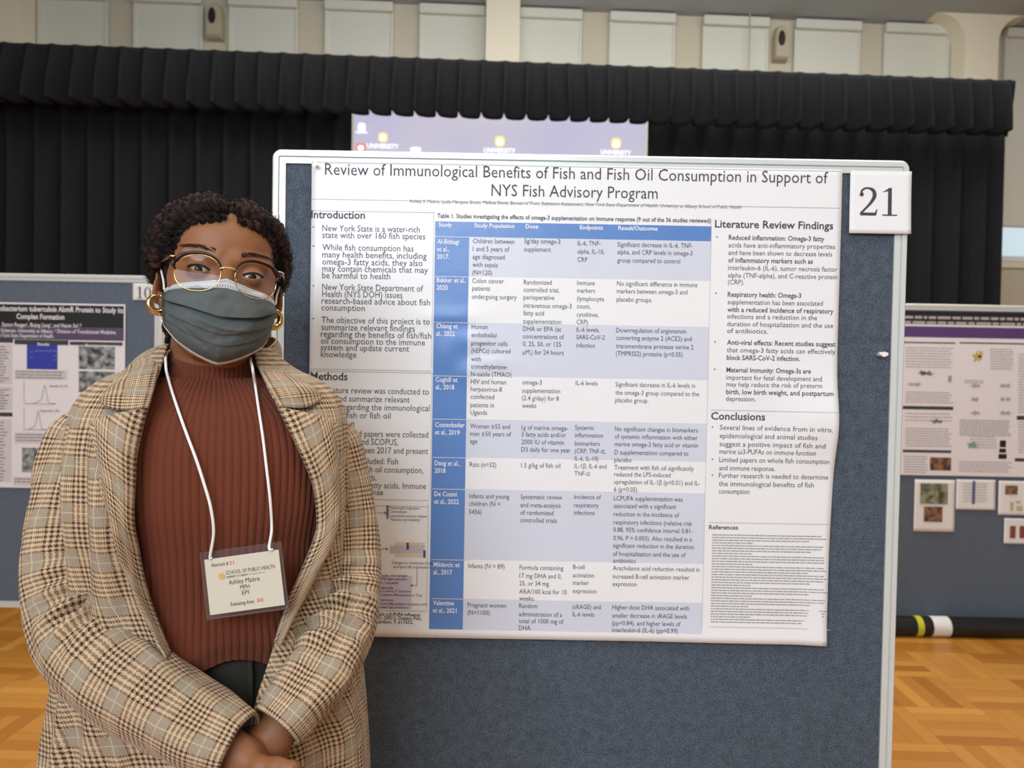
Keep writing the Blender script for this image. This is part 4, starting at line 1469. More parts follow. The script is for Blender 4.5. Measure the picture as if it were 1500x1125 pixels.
# hands: the right one (on the viewer's left) lies over the left one
def hand(W, d, n, scale, curls, thumb, side, fd):
    d = Vector(d).normalized(); n = Vector(n); n = (n - d * n.dot(d)).normalized()
    s = d.cross(n).normalized() * side              # towards the thumb
    at = lambda a, b, c: Vector(W) + (d * a + s * b + n * c) * scale
    k = 0.006
    # palm: four fanned metacarpals and the two pads
    base = []
    for i, (b0, b1, L) in enumerate(((0.018, 0.030, 0.088), (0.007, 0.0105, 0.092), (-0.004, -0.009, 0.087), (-0.014, -0.027, 0.078))):
        F_.cone(tuple(at(0.0, b0 * 0.8, 0.0)), tuple(at(L, b1, 0.002)), 0.0145 * scale, 0.0108 * scale, 0.012)
        base.append((L, b1))
    F_.cone(tuple(at(0.012, 0.018, -0.01)), tuple(at(0.05, 0.022, -0.012)), 0.014 * scale, 0.011 * scale, 0.012)
    F_.cone(tuple(at(0.012, -0.016, -0.01)), tuple(at(0.06, -0.022, -0.01)), 0.013 * scale, 0.010 * scale, 0.012)
    F_.cone(tuple(Vector(W) - Vector(fd).normalized() * 0.04), tuple(at(0.006, 0, 0)), 0.0225 * scale, 0.021 * scale, 0.015)
    for (L, b), (lens, rad), cu, sp in zip(base, (((0.042, 0.025, 0.019), 0.0093), ((0.046, 0.029, 0.020), 0.0096), ((0.042, 0.027, 0.019), 0.0090), ((0.033, 0.020, 0.017), 0.0080)), curls, (0.06, 0.0, -0.05, -0.12)):
        p, a = (L, b, 0.002), 0.0
        pts, rs = [at(*p)], [rad * 1.12]
        for j, l in enumerate(lens):
            a += cu[j]
            p = (p[0] + l * math.cos(a), p[1] + l * sp, p[2] - l * math.sin(a))
            pts.append(at(*p)); rs.append(rad * (0.98, 0.9, 0.72)[j])
        F_.chain([tuple(q) for q in pts], [r * scale for r in rs], 0.003)
        F_.ell(tuple(pts[0] + n * 0.002), (rad * 1.2,) * 3, 0.006)
    pts = [tuple(at(*q)) for q in thumb]
    F_.chain(pts, [0.0145 * scale, 0.0128 * scale, 0.0112 * scale, 0.0088 * scale][:len(pts)], 0.005)
    return at


hand_r = hand(J['rw'] + Vector((0.012, -0.004, -0.010)), (0.58, -0.30, -0.75), (-0.22, -0.93, 0.02), 0.92,
              [(1.15, 1.2, 0.7), (1.2, 1.25, 0.7), (1.25, 1.25, 0.7), (1.3, 1.2, 0.7)],
              [(0.012, 0.012, 0.002), (0.034, 0.032, 0.006), (0.047, 0.052, 0.004), (0.060, 0.068, -0.001)], -1, J['rw'] - J['re'])
hand_l = hand(J['lw'] + Vector((-0.006, -0.004, -0.006)), (-0.55, -0.20, -0.80), (-0.15, -0.98, 0.08), 0.96,
              [(0.3, 0.5, 0.3)] * 4,
              [(0.012, 0.022, -0.004), (0.034, 0.034, -0.010), (0.06, 0.036, -0.018), (0.082, 0.03, -0.026)], 1, J['lw'] - J['le'])
P, F = F_.net()
P = relax(P, F, 1, 0.4)
body = mesh('body', P, F, M_SKIN, person, smooth=True)

def face_y(x, z):
    """how far forward the finished face surface lies at (x, z) of the head frame"""
    ys = np.linspace(-0.115, -0.05, 131)
    W = hl_(np.stack([np.full_like(ys, x), ys, np.full_like(ys, z)], 1))
    ix = [np.clip(np.searchsorted(F_.ax[a], W[:, a]), 1, len(F_.ax[a]) - 1) for a in range(3)]
    d = F_.f[ix[0], ix[1], ix[2]]
    k = np.argmax(d < 0)
    return float(ys[k]) if (d < 0).any() else -0.08


# eyes
M_SCLERA = simple('eye_white', srgb(216, 208, 200), 0.15, 0.02)
M_IRIS = simple('dark_brown_iris', srgb(34, 20, 14), 0.25, 0.1, spec=0.3)
for sx, e in zip((-1, 1), EYE):
    V, mi = [], []
    nr, ncl = 22, 28
    g = Vector((-0.07 + 0.02 * sx, -1, -0.08)).normalized()     # looks towards the camera
    u = g.orthogonal().normalized(); w = g.cross(u)
    for i in range(nr + 1):
        a = math.pi * i / nr
        for k in range(ncl):
            b = 2 * math.pi * k / ncl
            q = g * math.cos(a) + (u * math.cos(b) + w * math.sin(b)) * math.sin(a)
            V.append(Vector(e) + q * (0.0121 + 0.0006 * max(0, math.cos(a) - 0.85) / 0.15))
    F2 = grid_faces(nr + 1, ncl, True)
    mi = [1 if (k // ncl) < 3 else 0 for k in range(len(F2))]
    mesh('eye', hl_([tuple(v) for v in V]), F2, [M_SCLERA, M_IRIS], person, smooth=True, mids=mi)
    pu = []
    for t in np.linspace(-1, 1, 22):
        x = e[0] + t * 0.0132
        z = e[2] + 0.0005 + 0.05 * sx * (x - e[0]) + (math.sqrt(0.0270 ** 2 - (x - e[0]) ** 2) - 0.0270 + 0.0035)
        y = e[1] - math.sqrt(max(0.0148 ** 2 - (x - e[0]) ** 2, 1e-6)) * 0.98
        pu.append((x, y, z + 0.0006))
    v, f = tube_mesh(hl_(pu), np.linspace(0.0009, 0.0014, 22) if sx > 0 else np.linspace(0.0014, 0.0009, 22), 8)
    mesh('eyelashes', v, f, M_HAIRBASE, person, smooth=True)
    # eyebrow: short hairs laid along the brow ridge
    mb = MB()
    r_ = random.Random(4 + sx)
    for k in range(110):
        t = r_.random()
        x = sx * (0.015 + 0.040 * t)
        z = 0.0245 + 0.0050 * math.sin(t * 2.3) + r_.uniform(-1, 1) * 0.0028 * (1 - 0.6 * t)
        y = face_y(x, z) - 0.0012
        a = 0.6 - 0.9 * t
        mb.tube(hl_([(x, y + 0.001, z), (x + sx * 0.003 * math.cos(a), y - 0.0006, z + 0.003 * math.sin(a)), (x + sx * 0.0065 * math.cos(a), y + 0.0022, z + 0.0055 * math.sin(a))]), [0.00035, 0.0003, 0.0001], 4)
    mb.build('eyebrow', M_BROW, person)

# ---------------- hair: a close cap and rope twists swept from the centre parting
xs_ = np.linspace(-0.1, 0.1, 70); HF = Field(np.linspace(-0.10, 0.10, 76), np.linspace(-0.10, 0.13, 86), np.linspace(-0.10, 0.125, 84))
HF.ell((0, 0.014, 0.022), (0.0785, 0.097, 0.089), 0.01)
HF.ell((0, 0.05, -0.02), (0.074, 0.062, 0.06), 0.02)
HF.ell((0, -0.033, 0.046), (0.0612, 0.0497, 0.0440), 0.012)
HF.put(lambda X, Y, Z: -(Y - (-0.069 + 0.534 * (0.083 - Z)) + 0 * X) / 1.13, (-0.2, -0.2, -0.2), (0.2, 0.2, 0.2), 0.004, sub=False) if False else None
_X, _Y, _Z = np.meshgrid(*HF.ax, indexing='ij', sparse=True)
cut = ((-0.079 + 0.72 * (0.064 - _Z)) - _Y + 0.009 * np.exp(-((np.abs(_X) - 0.048) / 0.02) ** 2)) / 1.23
HF.f = np.maximum(HF.f, cut.astype(np.float32))
HF.f = np.maximum(HF.f, (-0.062 - _Z + 0 * _X + 0 * _Y).astype(np.float32))
P, F = HF.net()
P = relax(P, F, 2, 0.5)
hair = mesh('hair', hl_(P), F, M_HAIRBASE, person, smooth=True)
EC, ER = np.array((-0.004, 0.022, 0.018)), np.array((0.083, 0.100, 0.090))
NRM = np.array((0, 0.8115, 0.5843)); E2 = np.array((0, -0.5843, 0.8115)); E1 = np.array((1.0, 0, 0))
P0 = np.array((0, -0.079, 0.064))
twist_mb = MB()
fuzz = []
rr_ = random.Random(11)


def ell_hit(c, d):
    a = ((d / ER) ** 2).sum(); b = (2 * (c - EC) * d / ER ** 2).sum(); g = (((c - EC) / ER) ** 2).sum() - 1
    D = b * b - 4 * a * g
    return None if D <= 0 else (-b + math.sqrt(D)) / (2 * a)


for j in range(13):
    off = 0.005 + 0.0150 * j
    c0 = P0 + NRM * off
    c0 = c0 - E2 * ((c0 - EC) @ E2)
    for sd in (-1, 1):
        a0 = math.radians(88 if j else 86)
        a1 = math.radians((14, 0, -16, -26, -34, -40, -44, -46, -46, -46, -46, -46, -46)[j])
        n = 120
        base, ok = [], True
        for k in range(n):
            t = k / (n - 1)
            a = a0 + (a1 - a0) * t
            d = E1 * sd * math.cos(a) + E2 * math.sin(a)
            r = ell_hit(c0, d)
            if r is None:
                ok = False; break
            dr = c0 - np.array((0, -0.033, 0.044)); FR = np.array((0.0655, 0.0545, 0.050))
            aa = ((d / FR) ** 2).sum(); bb = (2 * dr * d / FR ** 2).sum(); gg = ((dr / FR) ** 2).sum() - 1
            if bb * bb > 4 * aa * gg:
                r = max(r, (-bb + math.sqrt(bb * bb - 4 * aa * gg)) / (2 * aa))
            drift = NRM * (0.010 * t * t + (0.008 * math.exp(-((t - 0.42) / 0.22) ** 2) if j < 3 else 0)) + np.array((0, 0, 0.002 * math.sin(9 * t + j)))
            puff = 1.0 + 0.05 * math.sin(math.pi * t) + 0.015 * math.sin(14 * t + j * 2 + sd)
            base.append(c0 + d * r * (puff if j else 0.97) + drift)
        if not ok:
            continue
        base = np.array(base)
        L = np.concatenate([[0], np.cumsum(np.linalg.norm(np.diff(base, axis=0), axis=1))])
        T = np.gradient(base, axis=0); T /= np.linalg.norm(T, axis=1)[:, None]
        out = (base - EC); out -= T * (out * T).sum(1)[:, None]; out /= np.linalg.norm(out, axis=1)[:, None]
        bi = np.cross(T, out)
        R0 = (0.0036 if j == 0 else 0.0050) * (1 + 0.15 * np.sin(L * 90 + j))
        ph0 = rr_.uniform(0, 6)
        for q in (0, 1):
            ph = ph0 + q * math.pi + L / 0.021 * 2 * math.pi
            ctr = base + (np.cos(ph)[:, None] * out + np.sin(ph)[:, None] * bi) * R0[:, None]
            rad = (0.0046 if j == 0 else 0.0064) * (1 + 0.18 * np.sin(L * 410 + q) * np.sin(L * 170 + j)) * np.clip(np.minimum((L + 0.012) / 0.03, (L[-1] - L + 0.010) / 0.022), 0.25, 1)
            v, f = tube_mesh(hl_(ctr), rad * HS, 9)
            v = v + rng.normal(0, 0.0010, v.shape)
            twist_mb.add(v, f)
            for k in range(0, n, 1):
                for _ in range(5):
                    a = rr_.uniform(-1.6, 1.6)
                    dirv = out[k] * math.cos(a) + bi[k] * math.sin(a)
                    fuzz.append((ctr[k] + dirv * rad[k] * 0.9, dirv, T[k]))
# loose curls at the nape on the viewer's left
for k in range(7):
    s0 = np.array((-0.060 + 0.004 * k, 0.060 + 0.004 * (k % 3), -0.050))
    pts = [s0 + np.array((0.004 * math.sin(t * 9 + k) - 0.004 * t, 0.004 * math.cos(t * 9 + k), -0.058 * t * (0.7 + 0.06 * k))) for t in np.linspace(0, 1, 26)]
    v, f = tube_mesh(hl_(pts), np.linspace(0.0055, 0.0028, 26), 8)
    twist_mb.add(v + rng.normal(0, 0.0006, v.shape), f)
tw_o = twist_mb.build('rope_twists', M_HAIR, hair, smooth=True)
fz = MB()
for (p, d, t) in fuzz[::1]:
    l = rr_.uniform(0.003, 0.0085); c = rr_.uniform(-1, 1)
    q = np.cross(d, t)
    fz.add(*tube_mesh(hl_([p, p + d * l * 0.5 + q * c * l * 0.3, p + d * l * 0.8 - t * c * l * 0.5]), [0.00034, 0.0003, 0.00015], 3, cap=False))
# short fuzz along the hairline
for k in range(900):
    sd = rr_.choice((-1, 1)); a = math.radians(rr_.uniform(6, 89))
    c0 = P0 + NRM * (0.001 + rr_.uniform(-0.0022, 0.004)); c0 = c0 - E2 * ((c0 - EC) @ E2)
    d = E1 * sd * math.cos(a) + E2 * math.sin(a)
    SK, SR = np.array((0, 0.012, 0.022)), np.array((0.0745, 0.095, 0.085))
    aa = ((d / SR) ** 2).sum(); bb = (2 * (c0 - SK) * d / SR ** 2).sum(); gg = (((c0 - SK) / SR) ** 2).sum() - 1
    D = bb * bb - 4 * aa * gg
    if D <= 0: continue
    r = (-bb + math.sqrt(D)) / (2 * aa)
    dr = c0 - np.array((0, -0.034, 0.045)); FR = np.array((0.0595, 0.0492, 0.0432))
    aa = ((d / FR) ** 2).sum(); bb = (2 * dr * d / FR ** 2).sum(); gg = ((dr / FR) ** 2).sum() - 1
    if bb * bb > 4 * aa * gg:
        r = max(r, (-bb + math.sqrt(bb * bb - 4 * aa * gg)) / (2 * aa))
    p = c0 + d * r
    v1 = NRM * 0.006 + d * 0.002 + E1 * rr_.uniform(-0.003, 0.003)
    fz.add(*tube_mesh(hl_([p, p + v1 * 0.6 + d * 0.001, p + v1]), [0.0003, 0.00028, 0.00012], 3, cap=False))
fo = fz.build('flyaway_hair', M_HAIRBASE, hair)
fo['kind'] = 'stuff'
# ---------------- trunk shape shared by sweater and blazer
TC = Vector((-0.425, 1.09, 0))
YAW = R(15)


def trunk(z, ph, grow=0.0, st='S'):
    """point on the clothed trunk: ph = 0 at the front, +90 deg towards the viewer's right; arrays allowed"""
    z = np.asarray(z, float); ph = np.asarray(ph, float)
    zs = [0.70, 0.85, 0.97, 1.02, 1.08, 1.15, 1.22, 1.28, 1.33, 1.36, 1.385, 1.405]
    if st == 'S':
        a = pchip(zs, [.165, .17, .168, .164, .156, .157, .168, .172, .160, .128, .092, .066], z)
        f = pchip(zs, [.112, .114, .118, .122, .124, .136, .150, .142, .118, .094, .074, .060], z)
        b = pchip(zs, [.10, .105, .10, .098, .095, .10, .105, .105, .098, .084, .070, .058], z)
    else:
        zs = [0.70, 0.85, 0.97, 1.02, 1.08, 1.15, 1.22, 1.28, 1.33, 1.36, 1.382, 1.40, 1.418, 1.43]
        a = pchip(zs, [.222, .216, .202, .196, .188, .186, .187, .187, .184, .172, .148, .110, .086, .073], z)
        f = pchip(zs, [.150, .148, .144, .143, .143, .156, .172, .165, .142, .117, .096, .080, .072, .068], z)
        b = pchip(zs, [.135, .135, .128, .125, .122, .126, .13, .13, .122, .108, .090, .078, .070, .066], z)
    a, f, b = a + grow, f + grow, b + grow
    n = 2.3
    s, c = np.sin(ph), np.cos(ph)
    rad = (np.abs(s) ** n + np.abs(c) ** n) ** (-1 / n)
    x = a * rad * s
    y = np.where(c > 0, -f, b) * rad * np.abs(c)
    cx = TC.x + pchip([0.7, 1.2, 1.36, 1.43], [0.0, 0.0, -0.003, -0.003], z)
    return np.stack([cx + x * math.cos(YAW) - y * math.sin(YAW), TC.y + x * math.sin(YAW) + y * math.cos(YAW), z + 0 * x], -1)


# ---------------- sweater: trunk ribs are real ridges
nr, ncs, ribs = 100, 864, 108
zz = np.linspace(0.965, 1.388, nr)
ph = np.linspace(-math.pi, math.pi, ncs, endpoint=False)
ZG, PG = np.meshgrid(zz, ph, indexing='ij')
hem = 0.034 * np.exp(-((PG - 0.30) / 0.42) ** 2) + 0.02 * np.exp(-((PG - 0.0) / 0.5) ** 2)
ZG = ZG + hem * (1 - sstep(0.965, 1.12, ZG))
rib = 0.0024 * (np.abs(np.cos(PG * ribs / 2)) ** 0.7 - 0.5)
soft = 0.003 * vnoise(PG * 3, ZG * 9, 21) + 0.0045 * vnoise(PG * 5 + ZG * 12, ZG * 3, 8) * (1 - sstep(1.0, 1.15, ZG))
roll_ = -0.006 * (1 - sstep(0.0, 0.03, ZG - (0.965 + hem)))
V = trunk(ZG, PG, rib + soft + roll_)
sweater = mesh('sweater', V.reshape(-1, 3), grid_faces(nr, ncs, True), M_KNIT, person, smooth=True)
# turtleneck tube with finer ribs and a shallow fold at its foot
nr2, nc2, ribs2 = 26, 480, 60
NB, NT = Vector((-0.4275, 1.080, 1.362)), Vector((-0.4245, 1.078, 1.418))
V = []
for i in range(nr2):
    t = i / (nr2 - 1)
    c = NB.lerp(NT, t)
    for k in range(nc2):
        a = 2 * math.pi * k / nc2
        r = (0.0705 - 0.009 * sstep(0, 0.5, t) + 0.0 * t) + 0.0016 * (abs(math.cos(a * ribs2 / 2)) ** 0.7 - 0.5) + 0.0025 * math.exp(-((t - 0.06) / 0.08) ** 2) - 0.003 * sstep(0.94, 1.0, t)
        fr = max(0, -math.sin(a))
        V.append((c.x + r * math.cos(a), c.y + r * math.sin(a) * 0.98 - 0.004 * fr * (1 - t), c.z - 0.010 * fr * t - 0.012 * fr * (1 - t) + 0.012 * (1 - fr) * t))
V2 = V[(nr2 - 1) * nc2:]
for dr, dz in ((-0.004, -0.002), (-0.006, -0.012)):       # inner rim
    for (x, y, z) in V2:
        q = Vector((x - NT.x, y - NT.y, 0)); l = q.length
        V.append((NT.x + q.x * (l + dr) / l, NT.y + q.y * (l + dr) / l, z + dz))
mesh('turtleneck', V, grid_faces(nr2 + 2, nc2, True), M_KNIT, sweater, smooth=True)

# ---------------- trousers and shoes
TF = Field(np.arange(-0.68, -0.16, 0.008), np.arange(0.92, 1.28, 0.008), np.concatenate([np.arange(0.03, 0.80, 0.02), np.arange(0.80, 1.09, 0.008)]))
rot15 = np.array(Matrix.Rotation(YAW, 3, 'Z')).tolist()
TF.ell((-0.425, 1.09, 0.93), (0.160, 0.102, 0.125), 0.03, rot=rot15)
TF.ell((-0.425, 1.09, 1.02), (0.145, 0.104, 0.09), 0.03, rot=rot15)
for x in (-0.50, -0.35):
    TF.chain([(x + 0.01, 1.09 + (x + 0.425) * 0.25, 0.88), (x - 0.005, 1.085 + (x + 0.425) * 0.25, 0.48), (x, 1.10 + (x + 0.425) * 0.25, 0.06)], [0.092, 0.068, 0.052], 0.02)
P, F = TF.net()
P = relax(P, F, 2)
P[:, 1] += 0.003 * vnoise(P[:, 0] * 40 + P[:, 2] * 25, P[:, 2] * 30, 5)
trousers = mesh('trousers', P, F, M_TROUSER, person, smooth=True)
fly = [Vector(trunk(z, 0.36, -0.016)) for z in np.linspace(0.86, 1.06, 18)]
mb = MB(); mb.tube(fly, 0.0035, 8); mb.build('fly_seam', M_TROUSER, trousers)
for x in (-0.50, -0.35):
    SF = Field(np.arange(x - 0.08, x + 0.08, 0.005), np.arange(0.90, 1.22, 0.005), np.arange(-0.02, 0.14, 0.004))
    yy = 1.09 + (x + 0.425) * 0.25
    SF.ell((x, yy + 0.03, 0.045), (0.036, 0.05, 0.045), 0.02); SF.ell((x, yy - 0.08, 0.03), (0.043, 0.085, 0.034), 0.03)
    SF.cone((x, yy + 0.03, 0.06), (x, yy + 0.02, 0.10), 0.036, 0.04, 0.015)
    SF.f = np.maximum(SF.f, (0.0 - SF.ax[2])[None, None, :])
    P, F = SF.net()
    mesh('shoe', relax(P, F, 1), F, M_DARK, person, smooth=True)

# ---------------- blazer
LEFT_EDGE = ([500, 530, 560, 600, 640, 680, 720, 760, 800, 840, 870, 920, 980, 1030, 1060, 1125], [246, 238, 229, 217, 206, 199, 196, 196, 199, 207, 215, 234, 262, 284, 297, 325])
RIGHT_EDGE = ([500, 530, 560, 600, 640, 680, 720, 750, 780, 820, 860, 920, 980, 1030, 1060, 1125], [368, 376, 388, 409, 429, 447, 462, 467, 463, 448, 431, 410, 390, 374, 368, 360])
LEFT_LAPEL = ([600, 618, 640, 700, 780, 850, 900, 960], [141, 135, 138, 149, 166, 187, 206, 240])
RIGHT_LAPEL = ([600, 616, 640, 700, 760, 830, 900, 960], [486, 490, 492, 496, 496, 476, 446, 420])
phd = np.linspace(-2.2, 2.2, 700)


def front_angle(z, curve, sgn, grow=0.0):
    """trunk angle at height z that the photograph shows at the given outline"""
    p = trunk(np.full_like(phd, z), phd, grow, 'J')
    q = proj(p)
    vis = (phd > -1.5) & (phd < 1.5)
    d = np.where(vis, q[:, 0] - pchip(curve[0], curve[1], q[:, 1]), 1e9)
    i = np.where(vis[:-1] & vis[1:] & (d[:-1] < 0) & (d[1:] >= 0))[0]
    if len(i) == 0:
        return float(phd[np.argmin(np.abs(d))])
    i = i[0]
    return float(phd[i] - d[i] * (phd[i + 1] - phd[i]) / (d[i + 1] - d[i]))


ZJ = np.concatenate([np.linspace(0.72, 1.36, 90), 1.36 + 0.07 * np.sin(np.linspace(0.04, math.pi / 2, 26))])
eL = np.array([front_angle(z, LEFT_EDGE, -1) for z in ZJ])
eR = np.array([front_angle(z, RIGHT_EDGE, 1) for z in ZJ])
for e in (eL, eR):
    for _ in range(3):
        e[1:-1] = (e[:-2] + 2 * e[1:-1] + e[2:]) / 4
zE = lambda z, side: float(np.interp(z, ZJ, eL if side < 0 else eR))
ncj = 260
V, UV = [], []
for i, z in enumerate(ZJ):
    th = np.linspace(eL[i], eR[i] - 2 * math.pi, ncj)          # round the back
    ua = np.abs(th - eL[i]); ub = np.abs(th - (eR[i] - 2 * math.pi))
    fold = 0.007 * vnoise(th * 7 + 3 * z, th * 0 + z * 3.2, 31) + 0.004 * vnoise(th * 15, th * 0 + z * 4, 12)
    fold = fold + 0.008 * np.cos(th * 17 + 4 * z) * np.exp(-((th + 1.05) / 0.35) ** 2) * sstep(1.34, 1.24, z)
    fold = fold * sstep(0, 0.12, np.minimum(ua, ub)) * sstep(1.40, 1.33, z)
    p = trunk(np.full_like(th, z), th, fold, 'J')
    w = sstep(1.0, 0.85, z) * 0.012
    V.append(p)
    seg = np.concatenate([[0], np.cumsum(np.linalg.norm(np.diff(trunk(np.full_like(th, 1.2), th, 0, 'J'), axis=0), axis=1))])
    UV.append(np.stack([seg, np.full_like(th, z)], 1))
V = np.vstack(V); UV = np.vstack(UV)
blazer = mesh('blazer', V, grid_faces(len(ZJ), ncj)[::1], M_PLAID, person, uvs=UV, smooth=True)
md = blazer.modifiers.new('cloth', 'SOLIDIFY'); md.thickness = 0.003; md.offset = 0

# sample of the front surface, to find where a place in the photograph lies on it
_zs, _ps = np.linspace(0.74, 1.428, 420), np.linspace(-1.7, 1.7, 420)
_ZG, _PG = np.meshgrid(_zs, _ps, indexing='ij')
_SURF = {}
for st in ('J', 'S'):
    p = trunk(_ZG, _PG, 0, st).reshape(-1, 3)
    _SURF[st] = (p, proj(p))


def on(st, px, py, off=0.0):
    p, q = _SURF[st]
    d = (q[:, 0] - px) ** 2 + (q[:, 1] - py) ** 2
    # prefer the near side
    i = np.argsort(d)[:6]
    k = i[np.argmin(p[i][:, 1] + np.sqrt(d[i]) * 0.01)]
    v = p[k]
    y = v[1] - off
    return np.array(pix(px, py, y))


# lapels
def lapel(side):
    curve = LEFT_LAPEL if side < 0 else RIGHT_LAPEL
    zt_in = on('J', *((217, 597) if side < 0 else (410, 595)))[2]
    zt_mid = on('J', *((188, 604) if side < 0 else (447, 605)))[2]
    zt_tip = on('J', *((135, 618) if side < 0 else (490, 616)))[2]
    zb = 1.04
    n1, n2 = 70, 26
    V, UV = [], []
    for i in range(n1):
        v = i / (n1 - 1)
        for j in range(n2):
            t = j / (n2 - 1)
            zt = np.interp(t, [0, 0.36, 1], [zt_in, zt_mid, zt_tip])
            z = zt + (zb - zt) * v
            a = zE(z, side); b = front_angle(z, curve, side, 0.012)
            w = 1 - v ** 3
            p_ = a + (b - a) * t * w
            off = 0.003 + 0.012 * math.sin(math.pi * min(t * 1.15, 1)) ** 0.6 * (1 - 0.5 * v) + 0.011 * t - 0.004 * (1 - sstep(0, 0.12, t))
            off += 0.003 * float(vnoise(t * 3, v * 7, 40 + side))
            V.append(trunk(z, p_, off, 'J'))
            UV.append((t * 0.085 + 0.02, 0.30 * v + 0.06 * t))
    f = grid_faces(n1, n2)
    o = mesh('lapel', np.array(V), f if side > 0 else [q[::-1] for q in f], M_PLAID, blazer, uvs=UV, smooth=True)
    md = o.modifiers.new('cloth', 'SOLIDIFY'); md.thickness = 0.003; md.offset = 0


lapel(-1); lapel(1)

# collar
I_ = [on('J', 217, 597, 0.010), on('J', 226, 565, 0.014), np.array(pix(234, 530, 1.02)), np.array(pix(241, 508, 1.085)), np.array((-0.475, 1.150, 1.448)), np.array((-0.420, 1.170, 1.452)),
      np.array((-0.366, 1.158, 1.446)), np.array(pix(374, 524, 1.095)), np.array(pix(379, 540, 1.045)), on('J', 394, 567, 0.014), on('J', 410, 595, 0.010)]
O_ = [on('J', 146, 587, 0.014), on('J', 152, 578, 0.014), on('J', 168, 562, 0.012), np.array(pix(214, 530, 1.115)), np.array((-0.50, 1.180, 1.405)), np.array((-0.43, 1.205, 1.405)),
      np.array((-0.375, 1.19, 1.402)), np.array(pix(410, 541, 1.14)), np.array(pix(440, 557, 1.11)), on('J', 462, 570, 0.014), on('J', 471, 583, 0.014)]
n1, n2 = 90, 18
IS, OS = spline(I_, n1), spline(O_, n1)
V, UV = [], []
for i in range(n1):
    L = float(np.linalg.norm(IS[i] - OS[i]))
    for j in range(n2):
        t = j / (n2 - 1)
        p = IS[i] * (1 - t) + OS[i] * t
        out = p - np.array((-0.425, 1.10, p[2] - 0.05)); out /= np.linalg.norm(out)
        p = p + out * 0.010 * math.sin(math.pi * t) ** 0.8
        if i < 4 or i > n1 - 5:
            e = min(i, n1 - 1 - i)
            p[2] -= 0.010 * math.sin(math.pi * t) * (1 - e / 4)
        V.append(p); UV.append((i * 0.0072, t * L + 0.03))
collar = mesh('collar', np.array(V), grid_faces(n1, n2), M_PLAID, blazer, uvs=UV, smooth=True)
md = collar.modifiers.new('cloth', 'SOLIDIFY'); md.thickness = 0.003; md.offset = 0


# sleeves
def sleeve(stations, radii, seed, s_el, flat_ang):
    C = np.array([tuple(pix(*q)) for q in stations])
    n, nc = 150, 72
    P = spline(C, n); rad = pchip(np.arange(len(radii)), radii, np.linspace(0, len(radii) - 1, n))
    L = np.concatenate([[0], np.cumsum(np.linalg.norm(np.diff(P, axis=0), axis=1))])
    T = np.gradient(P, axis=0); T /= np.linalg.norm(T, axis=1)[:, None]
    u = np.cross(T[0], (0, 1, 0)); u /= np.linalg.norm(u)
    th = np.linspace(0, 2 * np.pi, nc + 1)
    # direction in which the elbow closes
    kk = int(n * s_el)
    inner = (T[min(kk + 25, n - 1)] - T[max(kk - 25, 0)]); inner /= np.linalg.norm(inner)
    V, UV = [], []
    for i in range(n):
        u = u - T[i] * (u @ T[i]); u /= np.linalg.norm(u)
        w = np.cross(T[i], u)
        dirs = np.cos(th)[:, None] * u + np.sin(th)[:, None] * w
        inn = np.clip(dirs @ inner, -1, 1)
        ds = (L[i] - L[kk])
        fold = 0.011 * np.exp(-(ds / 0.075) ** 2) * np.cos(ds / 0.034 * 2 * np.pi + 1.2 * np.sin(th * 2)) * np.clip(inn + 0.35, 0, 1)
        fold += 0.0075 * vnoise(np.cos(th) * 1.6 + L[i] * 9, np.sin(th) * 1.6 + L[i] * 4, seed) + 0.003 * vnoise(np.cos(th) * 3 + 7 + L[i] * 20, np.sin(th) * 3, seed + 4)
        fold += 0.004 * np.cos(th * 3 + L[i] * 14 + seed) * np.exp(-((L[i] - 0.16) / 0.1) ** 2)
        fold *= sstep(0, 0.05, L[i]) * (0.35 + 0.65 * sstep(0, 0.06, L[-1] - L[i]))
        cap = sstep(-0.02, 0.055, L[i]) ** 0.5 if i else 0.35
        r = rad[i] * cap + fold - 0.003 * np.exp(-(L[-1] - L[i]) / 0.004)
        V.append(P[i] + dirs * r[:, None])
        UV.append(np.stack([th * 0.052, np.full_like(th, L[i])], 1))
    o = mesh('sleeve', np.vstack(V), grid_faces(n, nc + 1), M_PLAID, blazer, uvs=np.vstack(UV), smooth=True)
    md = o.modifiers.new('cloth', 'SOLIDIFY'); md.thickness = 0.004; md.offset = -1
    return o


sleeve([(164, 602, 1.09), (136, 645, 1.078), (119, 710, 1.058), (108, 785, 1.038), (107, 860, 1.015), (121, 930, 0.985), (166, 985, 0.952), (232, 1030, 0.928), (300, 1068, 0.912), (353, 1094, 0.90)],
       [.045, .053, .057, .060, .061, .061, .057, .052, .046, .040], 3, 0.52, 0)
sleeve([(460, 612, 1.13), (481, 645, 1.13), (498, 710, 1.128), (507, 785, 1.115), (506, 855, 1.09), (497, 918, 1.05), (470, 977, 1.0), (437, 1027, 0.96), (405, 1066, 0.935)],
       [.041, .043, .043, .044, .046, .048, .046, .041, .037], 9, 0.58, 0)

# ---------------- lanyard badge
M_CORD = simple('white_cord', srgb(236, 234, 230), 0.8, 0.05, 900)
bc = Vector(on('S', 358, 853, 0.030))
badge = empty('name_badge', tuple(bc), 'white name badge in a clear sleeve hanging on a white neck cord', 'badge')
ang = R(9.9 - 1.0)
BU, BN = Vector((math.cos(ang), 0.0, math.sin(ang))).normalized(), Vector((0.05, -1, 0.10))
BN = (BN - BU * BN.dot(BU)).normalized()
BV = BN.cross(BU) * -1
if BV.z < 0: BV = -BV
KB = bc.y / FPX


def bp(u, v, e=0.0):
    """point on the badge: u, v in photo-sized units from the centre of the card"""
    return tuple(bc + BU * (u * KB) + BV * (v * KB) + BN * e)


